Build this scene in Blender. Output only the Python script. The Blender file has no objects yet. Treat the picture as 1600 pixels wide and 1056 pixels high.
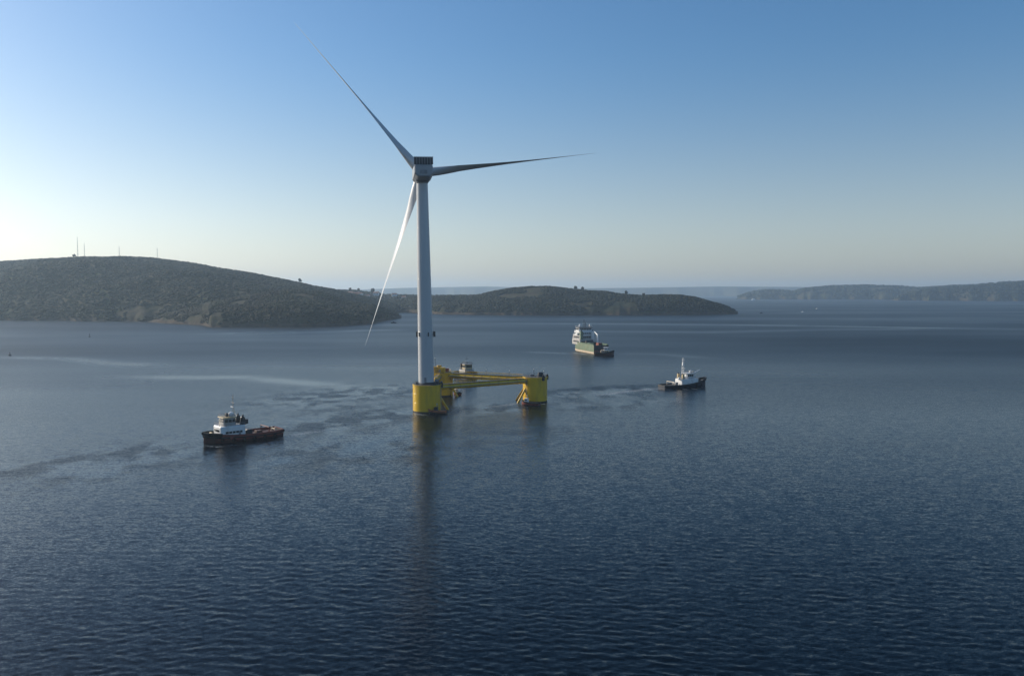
import bpy, math, random
import numpy as np
from mathutils import Vector, Matrix

random.seed(7)
rng = np.random.default_rng(11)
S = bpy.context.scene
C = S.collection
R = math.radians

# ------------------------------------------------------------------ camera
CAM_H = 55.0
FPX = 1244.0                      # focal length in pixels of the 1600 px wide photograph
PITCH = math.atan((528 - 457) / FPX)
cam = bpy.data.cameras.new('camera')
cam.sensor_width = 36.0
cam.lens = 36.0 * FPX / 1600.0
cam.clip_start = 0.5
cam.clip_end = 60000
cam_o = bpy.data.objects.new('camera', cam)
C.objects.link(cam_o)
cam_o.location = (0, 0, CAM_H)
cam_o.rotation_euler = (math.pi / 2 - PITCH, 0, 0)
S.camera = cam_o

# ------------------------------------------------------------------ sky + sun + exposure
SUN_AZ, SUN_EL = R(-65), R(24)
w = bpy.data.worlds.new('World')
S.world = w
w.use_nodes = True
nt = w.node_tree
nt.nodes.clear()
sky = nt.nodes.new('ShaderNodeTexSky')
sky.sky_type = 'NISHITA'
sky.sun_disc = False
sky.sun_elevation = SUN_EL
sky.sun_rotation = SUN_AZ
sky.air_density = 1.05
sky.dust_density = 0.9
sky.ozone_density = 3.2
sky.altitude = 50
bg = nt.nodes.new('ShaderNodeBackground')
bg.inputs['Strength'].default_value = 0.124
wo = nt.nodes.new('ShaderNodeOutputWorld')
# a band of pale sea haze low in the sky, deeper blue higher up
wtc = nt.nodes.new('ShaderNodeTexCoord')
wsx = nt.nodes.new('ShaderNodeSeparateXYZ')
nt.links.new(wtc.outputs['Generated'], wsx.inputs[0])
wmr = nt.nodes.new('ShaderNodeMapRange')
wmr.interpolation_type = 'SMOOTHSTEP'
wmr.inputs['From Min'].default_value = 0.0
wmr.inputs['From Max'].default_value = 0.30
wmr.inputs['To Min'].default_value = 0.42
wmr.inputs['To Max'].default_value = 0.0
nt.links.new(wsx.outputs['Z'], wmr.inputs['Value'])
wsat = nt.nodes.new('ShaderNodeHueSaturation')
wsat.inputs['Saturation'].default_value = 1.22
nt.links.new(sky.outputs[0], wsat.inputs['Color'])
wbw = nt.nodes.new('ShaderNodeRGBToBW')
nt.links.new(sky.outputs[0], wbw.inputs[0])
wti = nt.nodes.new('ShaderNodeMixRGB')
wti.blend_type = 'MULTIPLY'
wti.inputs['Fac'].default_value = 1.0
wti.inputs['Color2'].default_value = (1.12, 1.08, 1.09, 1)
nt.links.new(wbw.outputs[0], wti.inputs['Color1'])
wmx = nt.nodes.new('ShaderNodeMixRGB')
nt.links.new(wmr.outputs[0], wmx.inputs['Fac'])
nt.links.new(wsat.outputs[0], wmx.inputs['Color1'])
nt.links.new(wti.outputs[0], wmx.inputs['Color2'])
nt.links.new(wmx.outputs[0], bg.inputs['Color'])
nt.links.new(bg.outputs[0], wo.inputs['Surface'])

sl = bpy.data.lights.new('sun', 'SUN')
sl.energy = 5.0
sl.angle = R(0.5)
sl.color = (1.0, 0.90, 0.76)
so = bpy.data.objects.new('sun', sl)
C.objects.link(so)
sdir = Vector((math.sin(SUN_AZ) * math.cos(SUN_EL), math.cos(SUN_AZ) * math.cos(SUN_EL), math.sin(SUN_EL)))
so.rotation_euler = sdir.to_track_quat('Z', 'Y').to_euler()
so.location = (-300, 200, 400)

S.view_settings.view_transform = 'Standard'
S.view_settings.look = 'None'
S.view_settings.exposure = 0.0
S.view_settings.gamma = 1.0
S.render.engine = 'CYCLES'
S.cycles.max_bounces = 6
S.cycles.volume_bounces = 1
S.cycles.use_denoising = True
S.cycles.sample_clamp_indirect = 6.0

# ------------------------------------------------------------------ helpers
CP, SP = math.cos(PITCH), math.sin(PITCH)

def ray(px, py):
    u, v = (px - 800) / FPX, (528 - py) / FPX
    return Vector((u, CP + v * SP, -SP + v * CP))

def W(px, py, z=0.0):             # the point on the water seen at a pixel
    d = ray(px, py)
    t = (z - CAM_H) / d.z
    return Vector((d.x * t, d.y * t, z))

def At(px, py, Y):                # the point seen at a pixel at distance Y
    d = ray(px, py)
    t = Y / d.y
    return Vector((d.x * t, Y, CAM_H + d.z * t))

class MB:
    def __init__(self):
        self.v, self.f = [], []

    def loft(self, rings, cap=True, closed=True):
        n = len(rings[0])
        b = len(self.v)
        for r in rings:
            self.v += [tuple(p) for p in r]
        for i in range(len(rings) - 1):
            for j in range(n if closed else n - 1):
                k = (j + 1) % n
                self.f.append((b + i * n + j, b + i * n + k, b + (i + 1) * n + k, b + (i + 1) * n + j))
        if cap and closed:
            self.f.append(tuple(b + j for j in reversed(range(n))))
            e = b + (len(rings) - 1) * n
            self.f.append(tuple(e + j for j in range(n)))
        return self

    def box(self, x0, x1, y0, y1, z0, z1, tx=0.0, ty=0.0):
        a = [(x0, y0, z0), (x1, y0, z0), (x1, y1, z0), (x0, y1, z0)]
        c = [(x0 + tx, y0 + ty, z1), (x1 - tx, y0 + ty, z1), (x1 - tx, y1 - ty, z1), (x0 + tx, y1 - ty, z1)]
        return self.loft([a, c])

    def rbox(self, x0, x1, y0, y1, z0, z1, r=0.3, tx=0.0):
        def ring(z, x0, x1, y0, y1, r):
            out = []
            for (cx, cy, a0) in ((x1 - r, y1 - r, 0), (x0 + r, y1 - r, 90), (x0 + r, y0 + r, 180), (x1 - r, y0 + r, 270)):
                for k in range(4):
                    a = R(a0 + k * 30)
                    out.append((cx + r * math.cos(a), cy + r * math.sin(a), z))
            return out
        e = min(r * 0.35, 0.3 * (z1 - z0))
        return self.loft([ring(z0, x0, x1, y0, y1, r), ring(z1 - e, x0 + tx, x1 - tx, y0, y1, r),
                          ring(z1, x0 + tx + e, x1 - tx - e, y0 + e, y1 - e, max(r - e, 0.02))])

    def tube(self, p0, p1, r0, r1=None, n=8, cap=True):
        r1 = r0 if r1 is None else r1
        p0, p1 = Vector(p0), Vector(p1)
        d = (p1 - p0).normalized()
        u = d.orthogonal().normalized()
        w_ = d.cross(u)
        rings = []
        for p, r in ((p0, r0), (p1, r1)):
            rings.append([p + u * (r * math.cos(2 * math.pi * k / n)) + w_ * (r * math.sin(2 * math.pi * k / n)) for k in range(n)])
        return self.loft(rings, cap)

    def path(self, pts, r, n=6):
        for a, b in zip(pts[:-1], pts[1:]):
            self.tube(a, b, r, r, n)
        return self

    def lathe(self, prof, n=32, c=(0, 0, 0)):
        rings = [[(c[0] + r * math.cos(2 * math.pi * k / n), c[1] + r * math.sin(2 * math.pi * k / n), c[2] + z) for k in range(n)] for r, z in prof]
        return self.loft(rings)

    def ball(self, c, r, n=10, m=6, sz=1.0):
        prof = [(max(r * math.sin(math.pi * i / m), 0.001), -r * sz * math.cos(math.pi * i / m)) for i in range(m + 1)]
        return self.lathe(prof, n, c)

    def build(self, name, mat, parent=None, smooth=False, sharp=35):
        me = bpy.data.meshes.new(name)
        me.from_pydata(self.v, [], self.f)
        me.materials.append(mat)
        o = bpy.data.objects.new(name, me)
        C.objects.link(o)
        if parent is not None:
            o.parent = parent
        if smooth:
            me.polygons.foreach_set('use_smooth', [True] * len(me.polygons))
            try:
                me.set_sharp_from_angle(angle=R(sharp))
            except Exception:
                pass
        return o

def big_mesh(name, v, f, mat, parent=None, smooth=True):
    """v (n,3), f (m,k) arrays -> mesh object, quickly."""
    me = bpy.data.meshes.new(name)
    k = f.shape[1]
    me.vertices.add(len(v))
    me.vertices.foreach_set('co', v.astype(np.float32).ravel())
    me.loops.add(f.size)
    me.loops.foreach_set('vertex_index', f.astype(np.int32).ravel())
    me.polygons.add(len(f))
    me.polygons.foreach_set('loop_start', np.arange(0, f.size, k, dtype=np.int32))
    me.update(calc_edges=True)
    me.polygons.foreach_set('use_smooth', np.full(len(f), smooth))
    me.materials.append(mat)
    o = bpy.data.objects.new(name, me)
    C.objects.link(o)
    if parent is not None:
        o.parent = parent
    return o

def tag(o, label=None, cat=None, group=None, kind=None):
    if label: o['label'] = label
    if cat: o['category'] = cat
    if group: o['group'] = group
    if kind: o['kind'] = kind
    return o

def thing(name, label, cat, loc=(0, 0, 0), rotz=0.0, group=None):
    o = bpy.data.objects.new(name, None)
    o.empty_display_size = 2
    C.objects.link(o)
    o.location = loc
    o.rotation_euler = (0, 0, rotz)
    return tag(o, label, cat, group)

def copy_tree(o, parent=None):
    c = o.copy()
    C.objects.link(c)
    if parent is not None:
        c.parent = parent
    for ch in list(o.children):
        copy_tree(ch, c)
    return c

# ------------------------------------------------------------------ materials
def mat(name, col, rough=0.5, metal=0.0, var=0.12, scale=0.6, dirt=None, dirt_amt=0.0, dirt_scale=0.5, spec=0.5, streak=1.0):
    m = bpy.data.materials.new(name)
    m.use_nodes = True
    n, l = m.node_tree.nodes, m.node_tree.links
    b = n['Principled BSDF']
    b.inputs['Roughness'].default_value = rough
    b.inputs['Metallic'].default_value = metal
    b.inputs['Specular IOR Level'].default_value = spec
    tc = n.new('ShaderNodeTexCoord')
    mp = n.new('ShaderNodeMapping')
    mp.inputs['Scale'].default_value = (1, 1, streak)
    l.new(tc.outputs['Object'], mp.inputs['Vector'])
    nz = n.new('ShaderNodeTexNoise')
    nz.inputs['Scale'].default_value = scale
    nz.inputs['Detail'].default_value = 5
    l.new(mp.outputs['Vector'], nz.inputs['Vector'])
    rp = n.new('ShaderNodeValToRGB')
    rp.color_ramp.elements[0].position = 0.3
    rp.color_ramp.elements[1].position = 0.7
    rp.color_ramp.elements[0].color = tuple(c * (1 - var) for c in col) + (1,)
    rp.color_ramp.elements[1].color = tuple(min(c * (1 + var), 0.95) for c in col) + (1,)
    l.new(nz.outputs['Fac'], rp.inputs['Fac'])
    out = rp.outputs['Color']
    if dirt:
        nd = n.new('ShaderNodeTexNoise')
        nd.inputs['Scale'].default_value = dirt_scale
        nd.inputs['Detail'].default_value = 6
        l.new(mp.outputs['Vector'], nd.inputs['Vector'])
        r2 = n.new('ShaderNodeValToRGB')
        r2.color_ramp.elements[0].position = 0.5
        r2.color_ramp.elements[1].position = 0.75
        r2.color_ramp.elements[0].color = (0, 0, 0, 1)
        r2.color_ramp.elements[1].color = (dirt_amt,) * 3 + (1,)
        l.new(nd.outputs['Fac'], r2.inputs['Fac'])
        mx = n.new('ShaderNodeMixRGB')
        mx.inputs['Color2'].default_value = tuple(dirt) + (1,)
        l.new(r2.outputs['Color'], mx.inputs['Fac'])
        l.new(out, mx.inputs['Color1'])
        out = mx.outputs['Color']
    l.new(out, b.inputs['Base Color'])
    return m

M = {
    'turbine': mat('turbine_white', (0.50, 0.51, 0.51), 0.30, var=0.03, scale=0.2, dirt=(0.3, 0.3, 0.29), dirt_amt=0.25, dirt_scale=0.25, streak=0.15),
    'nacelle': mat('nacelle_grey', (0.31, 0.32, 0.33), 0.4, var=0.06, scale=0.5, dirt=(0.2, 0.2, 0.19), dirt_amt=0.35, dirt_scale=0.4, streak=0.3),
    'cooler': mat('cooler_dark', (0.03, 0.033, 0.04), 0.55, var=0.25, scale=0.8),
    'dark': mat('dark_steel', (0.03, 0.032, 0.036), 0.55),
    'grey': mat('grey_steel', (0.22, 0.23, 0.24), 0.5, dirt=(0.12, 0.09, 0.07), dirt_amt=0.4),
    'yellow': mat('yellow_paint', (0.70, 0.43, 0.012), 0.32, var=0.06, scale=0.4, dirt=(0.25, 0.16, 0.05), dirt_amt=0.55, dirt_scale=0.35, streak=0.2),
    'yellow_d': mat('worn_yellow', (0.55, 0.34, 0.04), 0.5, var=0.15, scale=0.8, dirt=(0.16, 0.10, 0.05), dirt_amt=0.7, dirt_scale=0.6),
    'weed': mat('waterline_growth', (0.035, 0.032, 0.02), 0.8, var=0.3, scale=0.8),
    'deckgrey': mat('deck_grating', (0.09, 0.09, 0.085), 0.7, var=0.2),
    'rust': mat('rust_red', (0.22, 0.06, 0.035), 0.6, var=0.2),
    'maroon': mat('maroon_paint', (0.18, 0.035, 0.025), 0.45, var=0.2, dirt=(0.06, 0.03, 0.025), dirt_amt=0.6),
    'maroon_d': mat('dark_maroon_hull', (0.055, 0.014, 0.012), 0.4, var=0.3, dirt=(0.015, 0.015, 0.017), dirt_amt=0.8),
    'deckred': mat('worn_red_deck', (0.075, 0.035, 0.028), 0.7, var=0.25, dirt=(0.05, 0.045, 0.04), dirt_amt=0.6),
    'black': mat('black_hull', (0.016, 0.017, 0.02), 0.4, var=0.2, dirt=(0.05, 0.03, 0.02), dirt_amt=0.4),
    'navy': mat('navy_hull', (0.012, 0.02, 0.04), 0.4, var=0.2, dirt=(0.04, 0.03, 0.02), dirt_amt=0.3),
    'rubber': mat('rubber', (0.012, 0.012, 0.012), 0.85, var=0.2),
    'white': mat('white_paint', (0.74, 0.74, 0.72), 0.4, var=0.05, dirt=(0.4, 0.33, 0.27), dirt_amt=0.35),
    'cream': mat('cream_paint', (0.62, 0.5, 0.36), 0.5, var=0.08, dirt=(0.3, 0.2, 0.12), dirt_amt=0.5),
    'buff': mat('buff_paint', (0.5, 0.38, 0.2), 0.5, var=0.1),
    'blue': mat('blue_paint', (0.03, 0.08, 0.25), 0.45),
    'orange': mat('orange_paint', (0.6, 0.2, 0.08), 0.5),
    'green': mat('green_hull', (0.17, 0.22, 0.14), 0.42, var=0.2, dirt=(0.24, 0.2, 0.1), dirt_amt=0.6, streak=0.4),
    'greend': mat('green_deck', (0.06, 0.10, 0.06), 0.6, var=0.2),
    'greyp': mat('grey_white_paint', (0.42, 0.40, 0.37), 0.45, var=0.08, dirt=(0.25, 0.16, 0.1), dirt_amt=0.5),
    'glass': mat('window_glass', (0.015, 0.02, 0.025), 0.08, var=0.1),
    'trunk': mat('bark', (0.06, 0.045, 0.03), 0.9, var=0.3),
    'wall': mat('house_wall', (0.72, 0.71, 0.70), 0.7, var=0.05),
    'roof': mat('house_roof', (0.25, 0.11, 0.07), 0.8, var=0.2),
    'skin': mat('skin', (0.45, 0.28, 0.2), 0.6),
    'lamp': mat('lamp_housing', (0.5, 0.5, 0.45), 0.3),
}

def foliage_mat(name, cols, scale, fine):
    m = bpy.data.materials.new(name)
    m.use_nodes = True
    n, l = m.node_tree.nodes, m.node_tree.links
    b = n['Principled BSDF']
    b.inputs['Roughness'].default_value = 0.85
    b.inputs['Specular IOR Level'].default_value = 0.15
    g = n.new('ShaderNodeNewGeometry')
    a = n.new('ShaderNodeTexNoise'); a.inputs['Scale'].default_value = scale; a.inputs['Detail'].default_value = 4
    f = n.new('ShaderNodeTexNoise'); f.inputs['Scale'].default_value = fine; f.inputs['Detail'].default_value = 3
    l.new(g.outputs['Position'], a.inputs['Vector']); l.new(g.outputs['Position'], f.inputs['Vector'])
    mx = n.new('ShaderNodeMath'); mx.operation = 'MULTIPLY_ADD'
    mx.inputs[1].default_value = 0.28
    l.new(f.outputs['Fac'], mx.inputs[0])
    mm = n.new('ShaderNodeMath'); mm.operation = 'MULTIPLY'; mm.inputs[1].default_value = 0.72
    l.new(a.outputs['Fac'], mm.inputs[0]); l.new(mm.outputs[0], mx.inputs[2])
    rp = n.new('ShaderNodeValToRGB')
    els = rp.color_ramp.elements
    while len(els) < len(cols): els.new(0.5)
    for i, c in enumerate(cols):
        els[i].position = 0.34 + 0.32 * i / (len(cols) - 1)
        els[i].color = tuple(c) + (1,)
    l.new(mx.outputs[0], rp.inputs['Fac'])
    l.new(rp.outputs['Color'], b.inputs['Base Color'])
    return m

M['wood'] = foliage_mat('woodland_foliage', [(0.006, 0.011, 0.006), (0.012, 0.019, 0.008), (0.020, 0.021, 0.011), (0.011, 0.021, 0.008)], 0.012, 0.09)
M['scrub'] = foliage_mat('scrub_foliage', [(0.009, 0.012, 0.006), (0.024, 0.021, 0.012), (0.020, 0.026, 0.009), (0.013, 0.013, 0.008)], 0.014, 0.10)

def hill_mat():
    m = bpy.data.materials.new('hillside_ground')
    m.use_nodes = True
    n, l = m.node_tree.nodes, m.node_tree.links
    b = n['Principled BSDF']
    b.inputs['Roughness'].default_value = 0.95
    b.inputs['Specular IOR Level'].default_value = 0.1
    g = n.new('ShaderNodeNewGeometry')
    a = n.new('ShaderNodeTexNoise'); a.inputs['Scale'].default_value = 0.011; a.inputs['Detail'].default_value = 8; a.inputs['Roughness'].default_value = 0.65
    l.new(g.outputs['Position'], a.inputs['Vector'])
    rp = n.new('ShaderNodeValToRGB')
    els = rp.color_ramp.elements
    cols = [(0.34, (0.015, 0.022, 0.010)), (0.45, (0.03, 0.032, 0.015)), (0.53, (0.05, 0.04, 0.024)), (0.60, (0.04, 0.055, 0.018)), (0.7, (0.022, 0.026, 0.012))]
    while len(els) < len(cols): els.new(0.5)
    for e, (p, c) in zip(els, cols):
        e.position = p; e.color = c + (1,)
    l.new(a.outputs['Fac'], rp.inputs['Fac'])
    # bare rock along the shore
    sx = n.new('ShaderNodeSeparateXYZ'); l.new(g.outputs['Position'], sx.inputs[0])
    nz = n.new('ShaderNodeTexNoise'); nz.inputs['Scale'].default_value = 0.03; nz.inputs['Detail'].default_value = 6
    l.new(g.outputs['Position'], nz.inputs['Vector'])
    ad = n.new('ShaderNodeMath'); ad.operation = 'MULTIPLY_ADD'; ad.inputs[1].default_value = -16
    l.new(nz.outputs['Fac'], ad.inputs[0]); l.new(sx.outputs['Z'], ad.inputs[2])
    mr = n.new('ShaderNodeMapRange'); mr.inputs['From Min'].default_value = -4; mr.inputs['From Max'].default_value = 0.0
    mr.inputs['To Min'].default_value = 1; mr.inputs['To Max'].default_value = 0
    l.new(ad.outputs[0], mr.inputs['Value'])
    rk = n.new('ShaderNodeValToRGB')
    rk.color_ramp.elements[0].position = 0.35; rk.color_ramp.elements[0].color = (0.03, 0.025, 0.022, 1)
    rk.color_ramp.elements[1].position = 0.65; rk.color_ramp.elements[1].color = (0.08, 0.058, 0.04, 1)
    n2 = n.new('ShaderNodeTexNoise'); n2.inputs['Scale'].default_value = 0.08; n2.inputs['Detail'].default_value = 6
    l.new(g.outputs['Position'], n2.inputs['Vector']); l.new(n2.outputs['Fac'], rk.inputs['Fac'])
    mx = n.new('ShaderNodeMixRGB')
    l.new(mr.outputs[0], mx.inputs['Fac']); l.new(rp.outputs['Color'], mx.inputs['Color1']); l.new(rk.outputs['Color'], mx.inputs['Color2'])
    l.new(mx.outputs['Color'], b.inputs['Base Color'])
    bp = n.new('ShaderNodeBump'); bp.inputs['Strength'].default_value = 0.6; bp.inputs['Distance'].default_value = 6
    l.new(n2.outputs['Fac'], bp.inputs['Height']); l.new(bp.outputs['Normal'], b.inputs['Normal'])
    return m
M['hill'] = hill_mat()

# ------------------------------------------------------------------ value noise (numpy)
_perm = rng.integers(0, 1 << 30, size=(256, 256)).astype(np.float64) / (1 << 30)
def vnoise(x, y):
    xi, yi = np.floor(x).astype(int), np.floor(y).astype(int)
    fx, fy = x - xi, y - yi
    fx = fx * fx * (3 - 2 * fx); fy = fy * fy * (3 - 2 * fy)
    a = _perm[xi & 255, yi & 255]; b = _perm[(xi + 1) & 255, yi & 255]
    c = _perm[xi & 255, (yi + 1) & 255]; d = _perm[(xi + 1) & 255, (yi + 1) & 255]
    return (a * (1 - fx) + b * fx) * (1 - fy) + (c * (1 - fx) + d * fx) * fy
def fbm(x, y, o=4):
    s, a, t = 0.0, 1.0, 0.0
    for i in range(o):
        s = s + a * vnoise(x + 17.3 * i, y + 5.1 * i); t += a
        x, y, a = x * 2.03, y * 2.03, a * 0.5
    return s / t

# ------------------------------------------------------------------ water
def seg_dist(x, y, pts):
    """distance to a polyline and the position 0..1 along it"""
    best = np.full(x.shape, 1e9); along = np.zeros(x.shape)
    n = len(pts) - 1
    for i in range(n):
        (ax, ay), (bx, by) = pts[i][:2], pts[i + 1][:2]
        dx, dy = bx - ax, by - ay
        t = np.clip(((x - ax) * dx + (y - ay) * dy) / (dx * dx + dy * dy), 0, 1)
        d = np.hypot(x - ax - t * dx, y - ay - t * dy)
        k = d < best
        best[k] = d[k]; along[k] = ((i + t) / n)[k]
    return best, along

def band(x, y, pix, width, soft=1.0):
    d, a = seg_dist(x, y, [tuple(W(*p).xy) for p in pix])
    e = np.clip(a * 6, 0, 1) * np.clip((1 - a) * 6, 0, 1)
    return np.exp(-(d / width) ** 2) * (0.25 + 0.75 * e)

def water_mat():
    m = bpy.data.materials.new('sea_water')
    m.use_nodes = True
    n, l = m.node_tree.nodes, m.node_tree.links
    b = n['Principled BSDF']
    b.inputs['IOR'].default_value = 1.22
    g = n.new('ShaderNodeNewGeometry')
    at = n.new('ShaderNodeAttribute'); at.attribute_name = 'ripple'
    ra = n.new('ShaderNodeAttribute'); ra.attribute_name = 'rough'
    fo = n.new('ShaderNodeAttribute'); fo.attribute_name = 'foam'
    def noise(scale, detail, sx, sy, rot=0.0, rough=0.55):
        mp = n.new('ShaderNodeMapping'); mp.inputs['Scale'].default_value = (sx, sy, 1); mp.inputs['Rotation'].default_value = (0, 0, rot)
        l.new(g.outputs['Position'], mp.inputs['Vector'])
        t = n.new('ShaderNodeTexNoise'); t.inputs['Scale'].default_value = scale; t.inputs['Detail'].default_value = detail
        t.inputs['Roughness'].default_value = rough
        l.new(mp.outputs[0], t.inputs['Vector'])
        return t.outputs['Fac']
    def bump(h, dist, strength, normal=None):
        bp = n.new('ShaderNodeBump'); bp.inputs['Distance'].default_value = dist
        if isinstance(strength, float): bp.inputs['Strength'].default_value = strength
        else: l.new(strength, bp.inputs['Strength'])
        l.new(h, bp.inputs['Height'])
        if normal: l.new(normal, bp.inputs['Normal'])
        return bp.outputs['Normal']
    # ripples as a field of surface slopes (two sizes), scaled by the state of the surface
    def slope(scale, detail, sx, sy, rot, ax, ay):
        mp = n.new('ShaderNodeMapping'); mp.inputs['Scale'].default_value = (sx, sy, 1); mp.inputs['Rotation'].default_value = (0, 0, rot)
        l.new(g.outputs['Position'], mp.inputs['Vector'])
        t = n.new('ShaderNodeTexNoise'); t.inputs['Scale'].default_value = scale; t.inputs['Detail'].default_value = detail
        t.inputs['Roughness'].default_value = 0.6
        l.new(mp.outputs[0], t.inputs['Vector'])
        sb = n.new('ShaderNodeVectorMath'); sb.operation = 'SUBTRACT'; sb.inputs[1].default_value = (0.5, 0.5, 0.5)
        l.new(t.outputs['Color'], sb.inputs[0])
        ml = n.new('ShaderNodeVectorMath'); ml.operation = 'MULTIPLY'; ml.inputs[1].default_value = (ax, ay, 0)
        l.new(sb.outputs[0], ml.inputs[0])
        return ml.outputs[0]
    def vadd(a_, b_):
        v_ = n.new('ShaderNodeVectorMath'); v_.operation = 'ADD'
        l.new(a_, v_.inputs[0]); l.new(b_, v_.inputs[1])
        return v_.outputs[0]
    sm = vadd(slope(0.8, 2, 0.45, 1.0, 0.12, 0.24, 0.42), slope(2.6, 3, 0.5, 1.0, -0.18, 0.55, 0.9))
    sm = vadd(sm, slope(7.0, 2, 0.6, 1.0, 0.05, 0.5, 0.7))
    sc = n.new('ShaderNodeVectorMath'); sc.operation = 'SCALE'
    l.new(sm, sc.inputs[0]); l.new(at.outputs['Fac'], sc.inputs['Scale'])
    nr_ = n.new('ShaderNodeVectorMath'); nr_.operation = 'NORMALIZE'
    l.new(vadd(g.outputs['Normal'], sc.outputs[0]), nr_.inputs[0])
    n2 = nr_.outputs[0]
    rp = n.new('ShaderNodeMixRGB')
    rp.inputs['Color1'].default_value = (0.0004, 0.0036, 0.0075, 1)
    rp.inputs['Color2'].default_value = (0.55, 0.6, 0.62, 1)
    fn = n.new('ShaderNodeMapRange'); fn.inputs['From Min'].default_value = 0.42; fn.inputs['From Max'].default_value = 0.62
    l.new(noise(1.2, 5, 1, 1, 0.3, 0.7), fn.inputs['Value'])
    fm = n.new('ShaderNodeMath'); fm.operation = 'MULTIPLY'; fm.use_clamp = True
    l.new(fn.outputs[0], fm.inputs[0]); l.new(fo.outputs['Fac'], fm.inputs[1])
    l.new(fm.outputs[0], rp.inputs['Fac'])
    l.new(rp.outputs['Color'], b.inputs['Base Color'])
    ro = n.new('ShaderNodeMath'); ro.operation = 'MULTIPLY_ADD'; ro.inputs[1].default_value = 0.5; ro.inputs[2].default_value = 0.05
    l.new(ra.outputs['Fac'], ro.inputs[2])
    l.new(fm.outputs[0], ro.inputs[0]); l.new(ro.outputs[0], b.inputs['Roughness'])
    l.new(n2, b.inputs['Normal'])
    return m

def make_water():
    fine = np.linspace(R(-43), R(43), 1000)
    coarse = np.linspace(R(43), R(317), 100)[1:-1]
    ang = np.concatenate([fine, coarse])
    rad = [0.0, 40.0, 75.0]
    r = 85.0
    while r < 16500:
        rad.append(r)
        r += max(0.30, 0.85 * r * r / (CAM_H * 796)) if r < 1500 else r * 0.03
    rad = np.array(rad + [16500.0])
    A, Rr = np.meshgrid(ang, rad)
    x, y = Rr * np.sin(A), Rr * np.cos(A)
    # state of the surface: wind patches, slicks, wakes
    chop = 0.30 + 0.55 * fbm(x / 420 + 3, y / 150 + 9, 4) ** 1.1
    for pix, wd, amt in SLICKS:
        chop *= 1 - amt * np.clip(band(x, y, pix, wd) * (0.55 + 0.9 * fbm(x / 40, y / 40, 3)), 0, 1)
    for pix, wd, amt in WAKES:
        k = band(x, y, pix, wd)
        chop = chop * (1 + k * amt * np.clip(5.0 * (fbm(x / 7 + 5, y / 10, 3) - 0.47), -0.38, 1.1))
    for pix, wd, amt in STREAKS:
        chop *= 1 + amt * band(x, y, pix, wd) * (0.4 + 1.2 * fbm(x / 9, y / 12, 3))
    chop = np.clip(chop, 0.16, 1.6)
    foam = np.zeros(x.shape)
    for pix, wd, amt in FOAM:
        foam = np.maximum(foam, amt * band(x, y, pix, wd))
    # ripples too small to be drawn one by one far out become roughness
    lod = np.clip((Rr - 220) / 1000, 0, 1); lod = lod * lod * (3 - 2 * lod)
    ripple = 0.82 * chop * (1 - 0.7 * lod)
    lod = np.clip((Rr - 180) / 900, 0, 1); lod = lod * lod * (3 - 2 * lod)
    rough = np.sqrt(np.clip((0.016 + 0.15 * lod) * chop / 0.55, 0.004, 0.4))
    # waves
    dr = np.gradient(rad)[:, None] + 0 * x
    z = np.zeros(x.shape)
    front = np.cos(A) > 0.72
    wr = np.random.default_rng(5)
    for i in range(70):
        lam = 0.6 * (3.8 / 0.6) ** wr.random()
        th = wr.normal(R(84), R(24))
        amp = 0.0026 * lam * (1.0 if lam < 2.0 else (2.0 / lam) ** 1.0)
        kx, ky = 2 * math.pi / lam * math.cos(th), 2 * math.pi / lam * math.sin(th)
        fade = np.clip((lam / (dr * 2.6) - 1) * 1.0, 0, 1)
        if fade.max() <= 0: continue
        ph = kx * x + ky * y + wr.random() * 6.28
        z += amp * fade * np.sin(ph + 0.8 * np.sin(0.13 * ph))
    grp = 0.55 + 0.9 * fbm(x / 23, y / 23, 2)
    z *= np.where(front, 1, 0) * np.clip(chop * 1.6, 0.15, 1.5) * grp
    v = np.stack([x.ravel(), y.ravel(), z.ravel()], 1)
    nr, na = x.shape
    i = np.arange(nr - 1)[:, None] * na
    j = np.arange(na)[None, :]
    jn = (j + 1) % na
    f = np.stack([i + j, i + na + j, i + na + jn, i + jn], -1).reshape(-1, 4)
    f = f[:, ::-1]
    o = big_mesh('water', v, f, water_mat())
    for nm, a in (('ripple', ripple), ('rough', rough), ('foam', foam)):
        at = o.data.attributes.new(nm, 'FLOAT', 'POINT')
        at.data.foreach_set('value', a.astype(np.float32).ravel())
    tag(o, 'dark blue rippled sea water of the bay', 'water', kind='structure')
    return o

SLICKS = [
    ([(-60, 557), (110, 560), (180, 568), (250, 571)], 14, 0.55),
    ([(180, 588), (310, 590), (380, 589), (460, 597), (580, 607)], 13, 0.6),
    ([(760, 505), (1000, 506), (1250, 509), (1700, 516)], 30, 0.65),
    ([(880, 517), (1100, 519), (1300, 515), (1500, 514)], 30, 0.45),
    ([(960, 552), (1030, 553), (1110, 560)], 12, 0.35),
    ([(820, 550), (860, 551), (893, 553)], 7, 0.5),
    ([(300, 522), (520, 518), (640, 514)], 30, 0.6),
    ([(400, 730), (560, 700), (640, 665)], 6, 0.5),
]
WAKES = [
    ([(437, 676), (520, 664), (600, 650), (660, 640)], 22, 1.4),
    ([(420, 640), (540, 618), (650, 603)], 32, 1.2),
    ([(430, 704), (560, 712), (660, 690)], 26, 1.1),
    ([(330, 690), (200, 706), (100, 722), (-60, 752)], 12, 1.3),
    ([(330, 708), (200, 730), (60, 760)], 12, 1.0),
    ([(857, 622), (930, 615), (1035, 604)], 20, 1.3),
    ([(860, 640), (960, 634), (1080, 622)], 14, 0.9),
    ([(690, 648), (760, 640), (830, 634)], 16, 1.2),
    ([(690, 690), (800, 680), (900, 660)], 20, 0.7),
]
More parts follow.
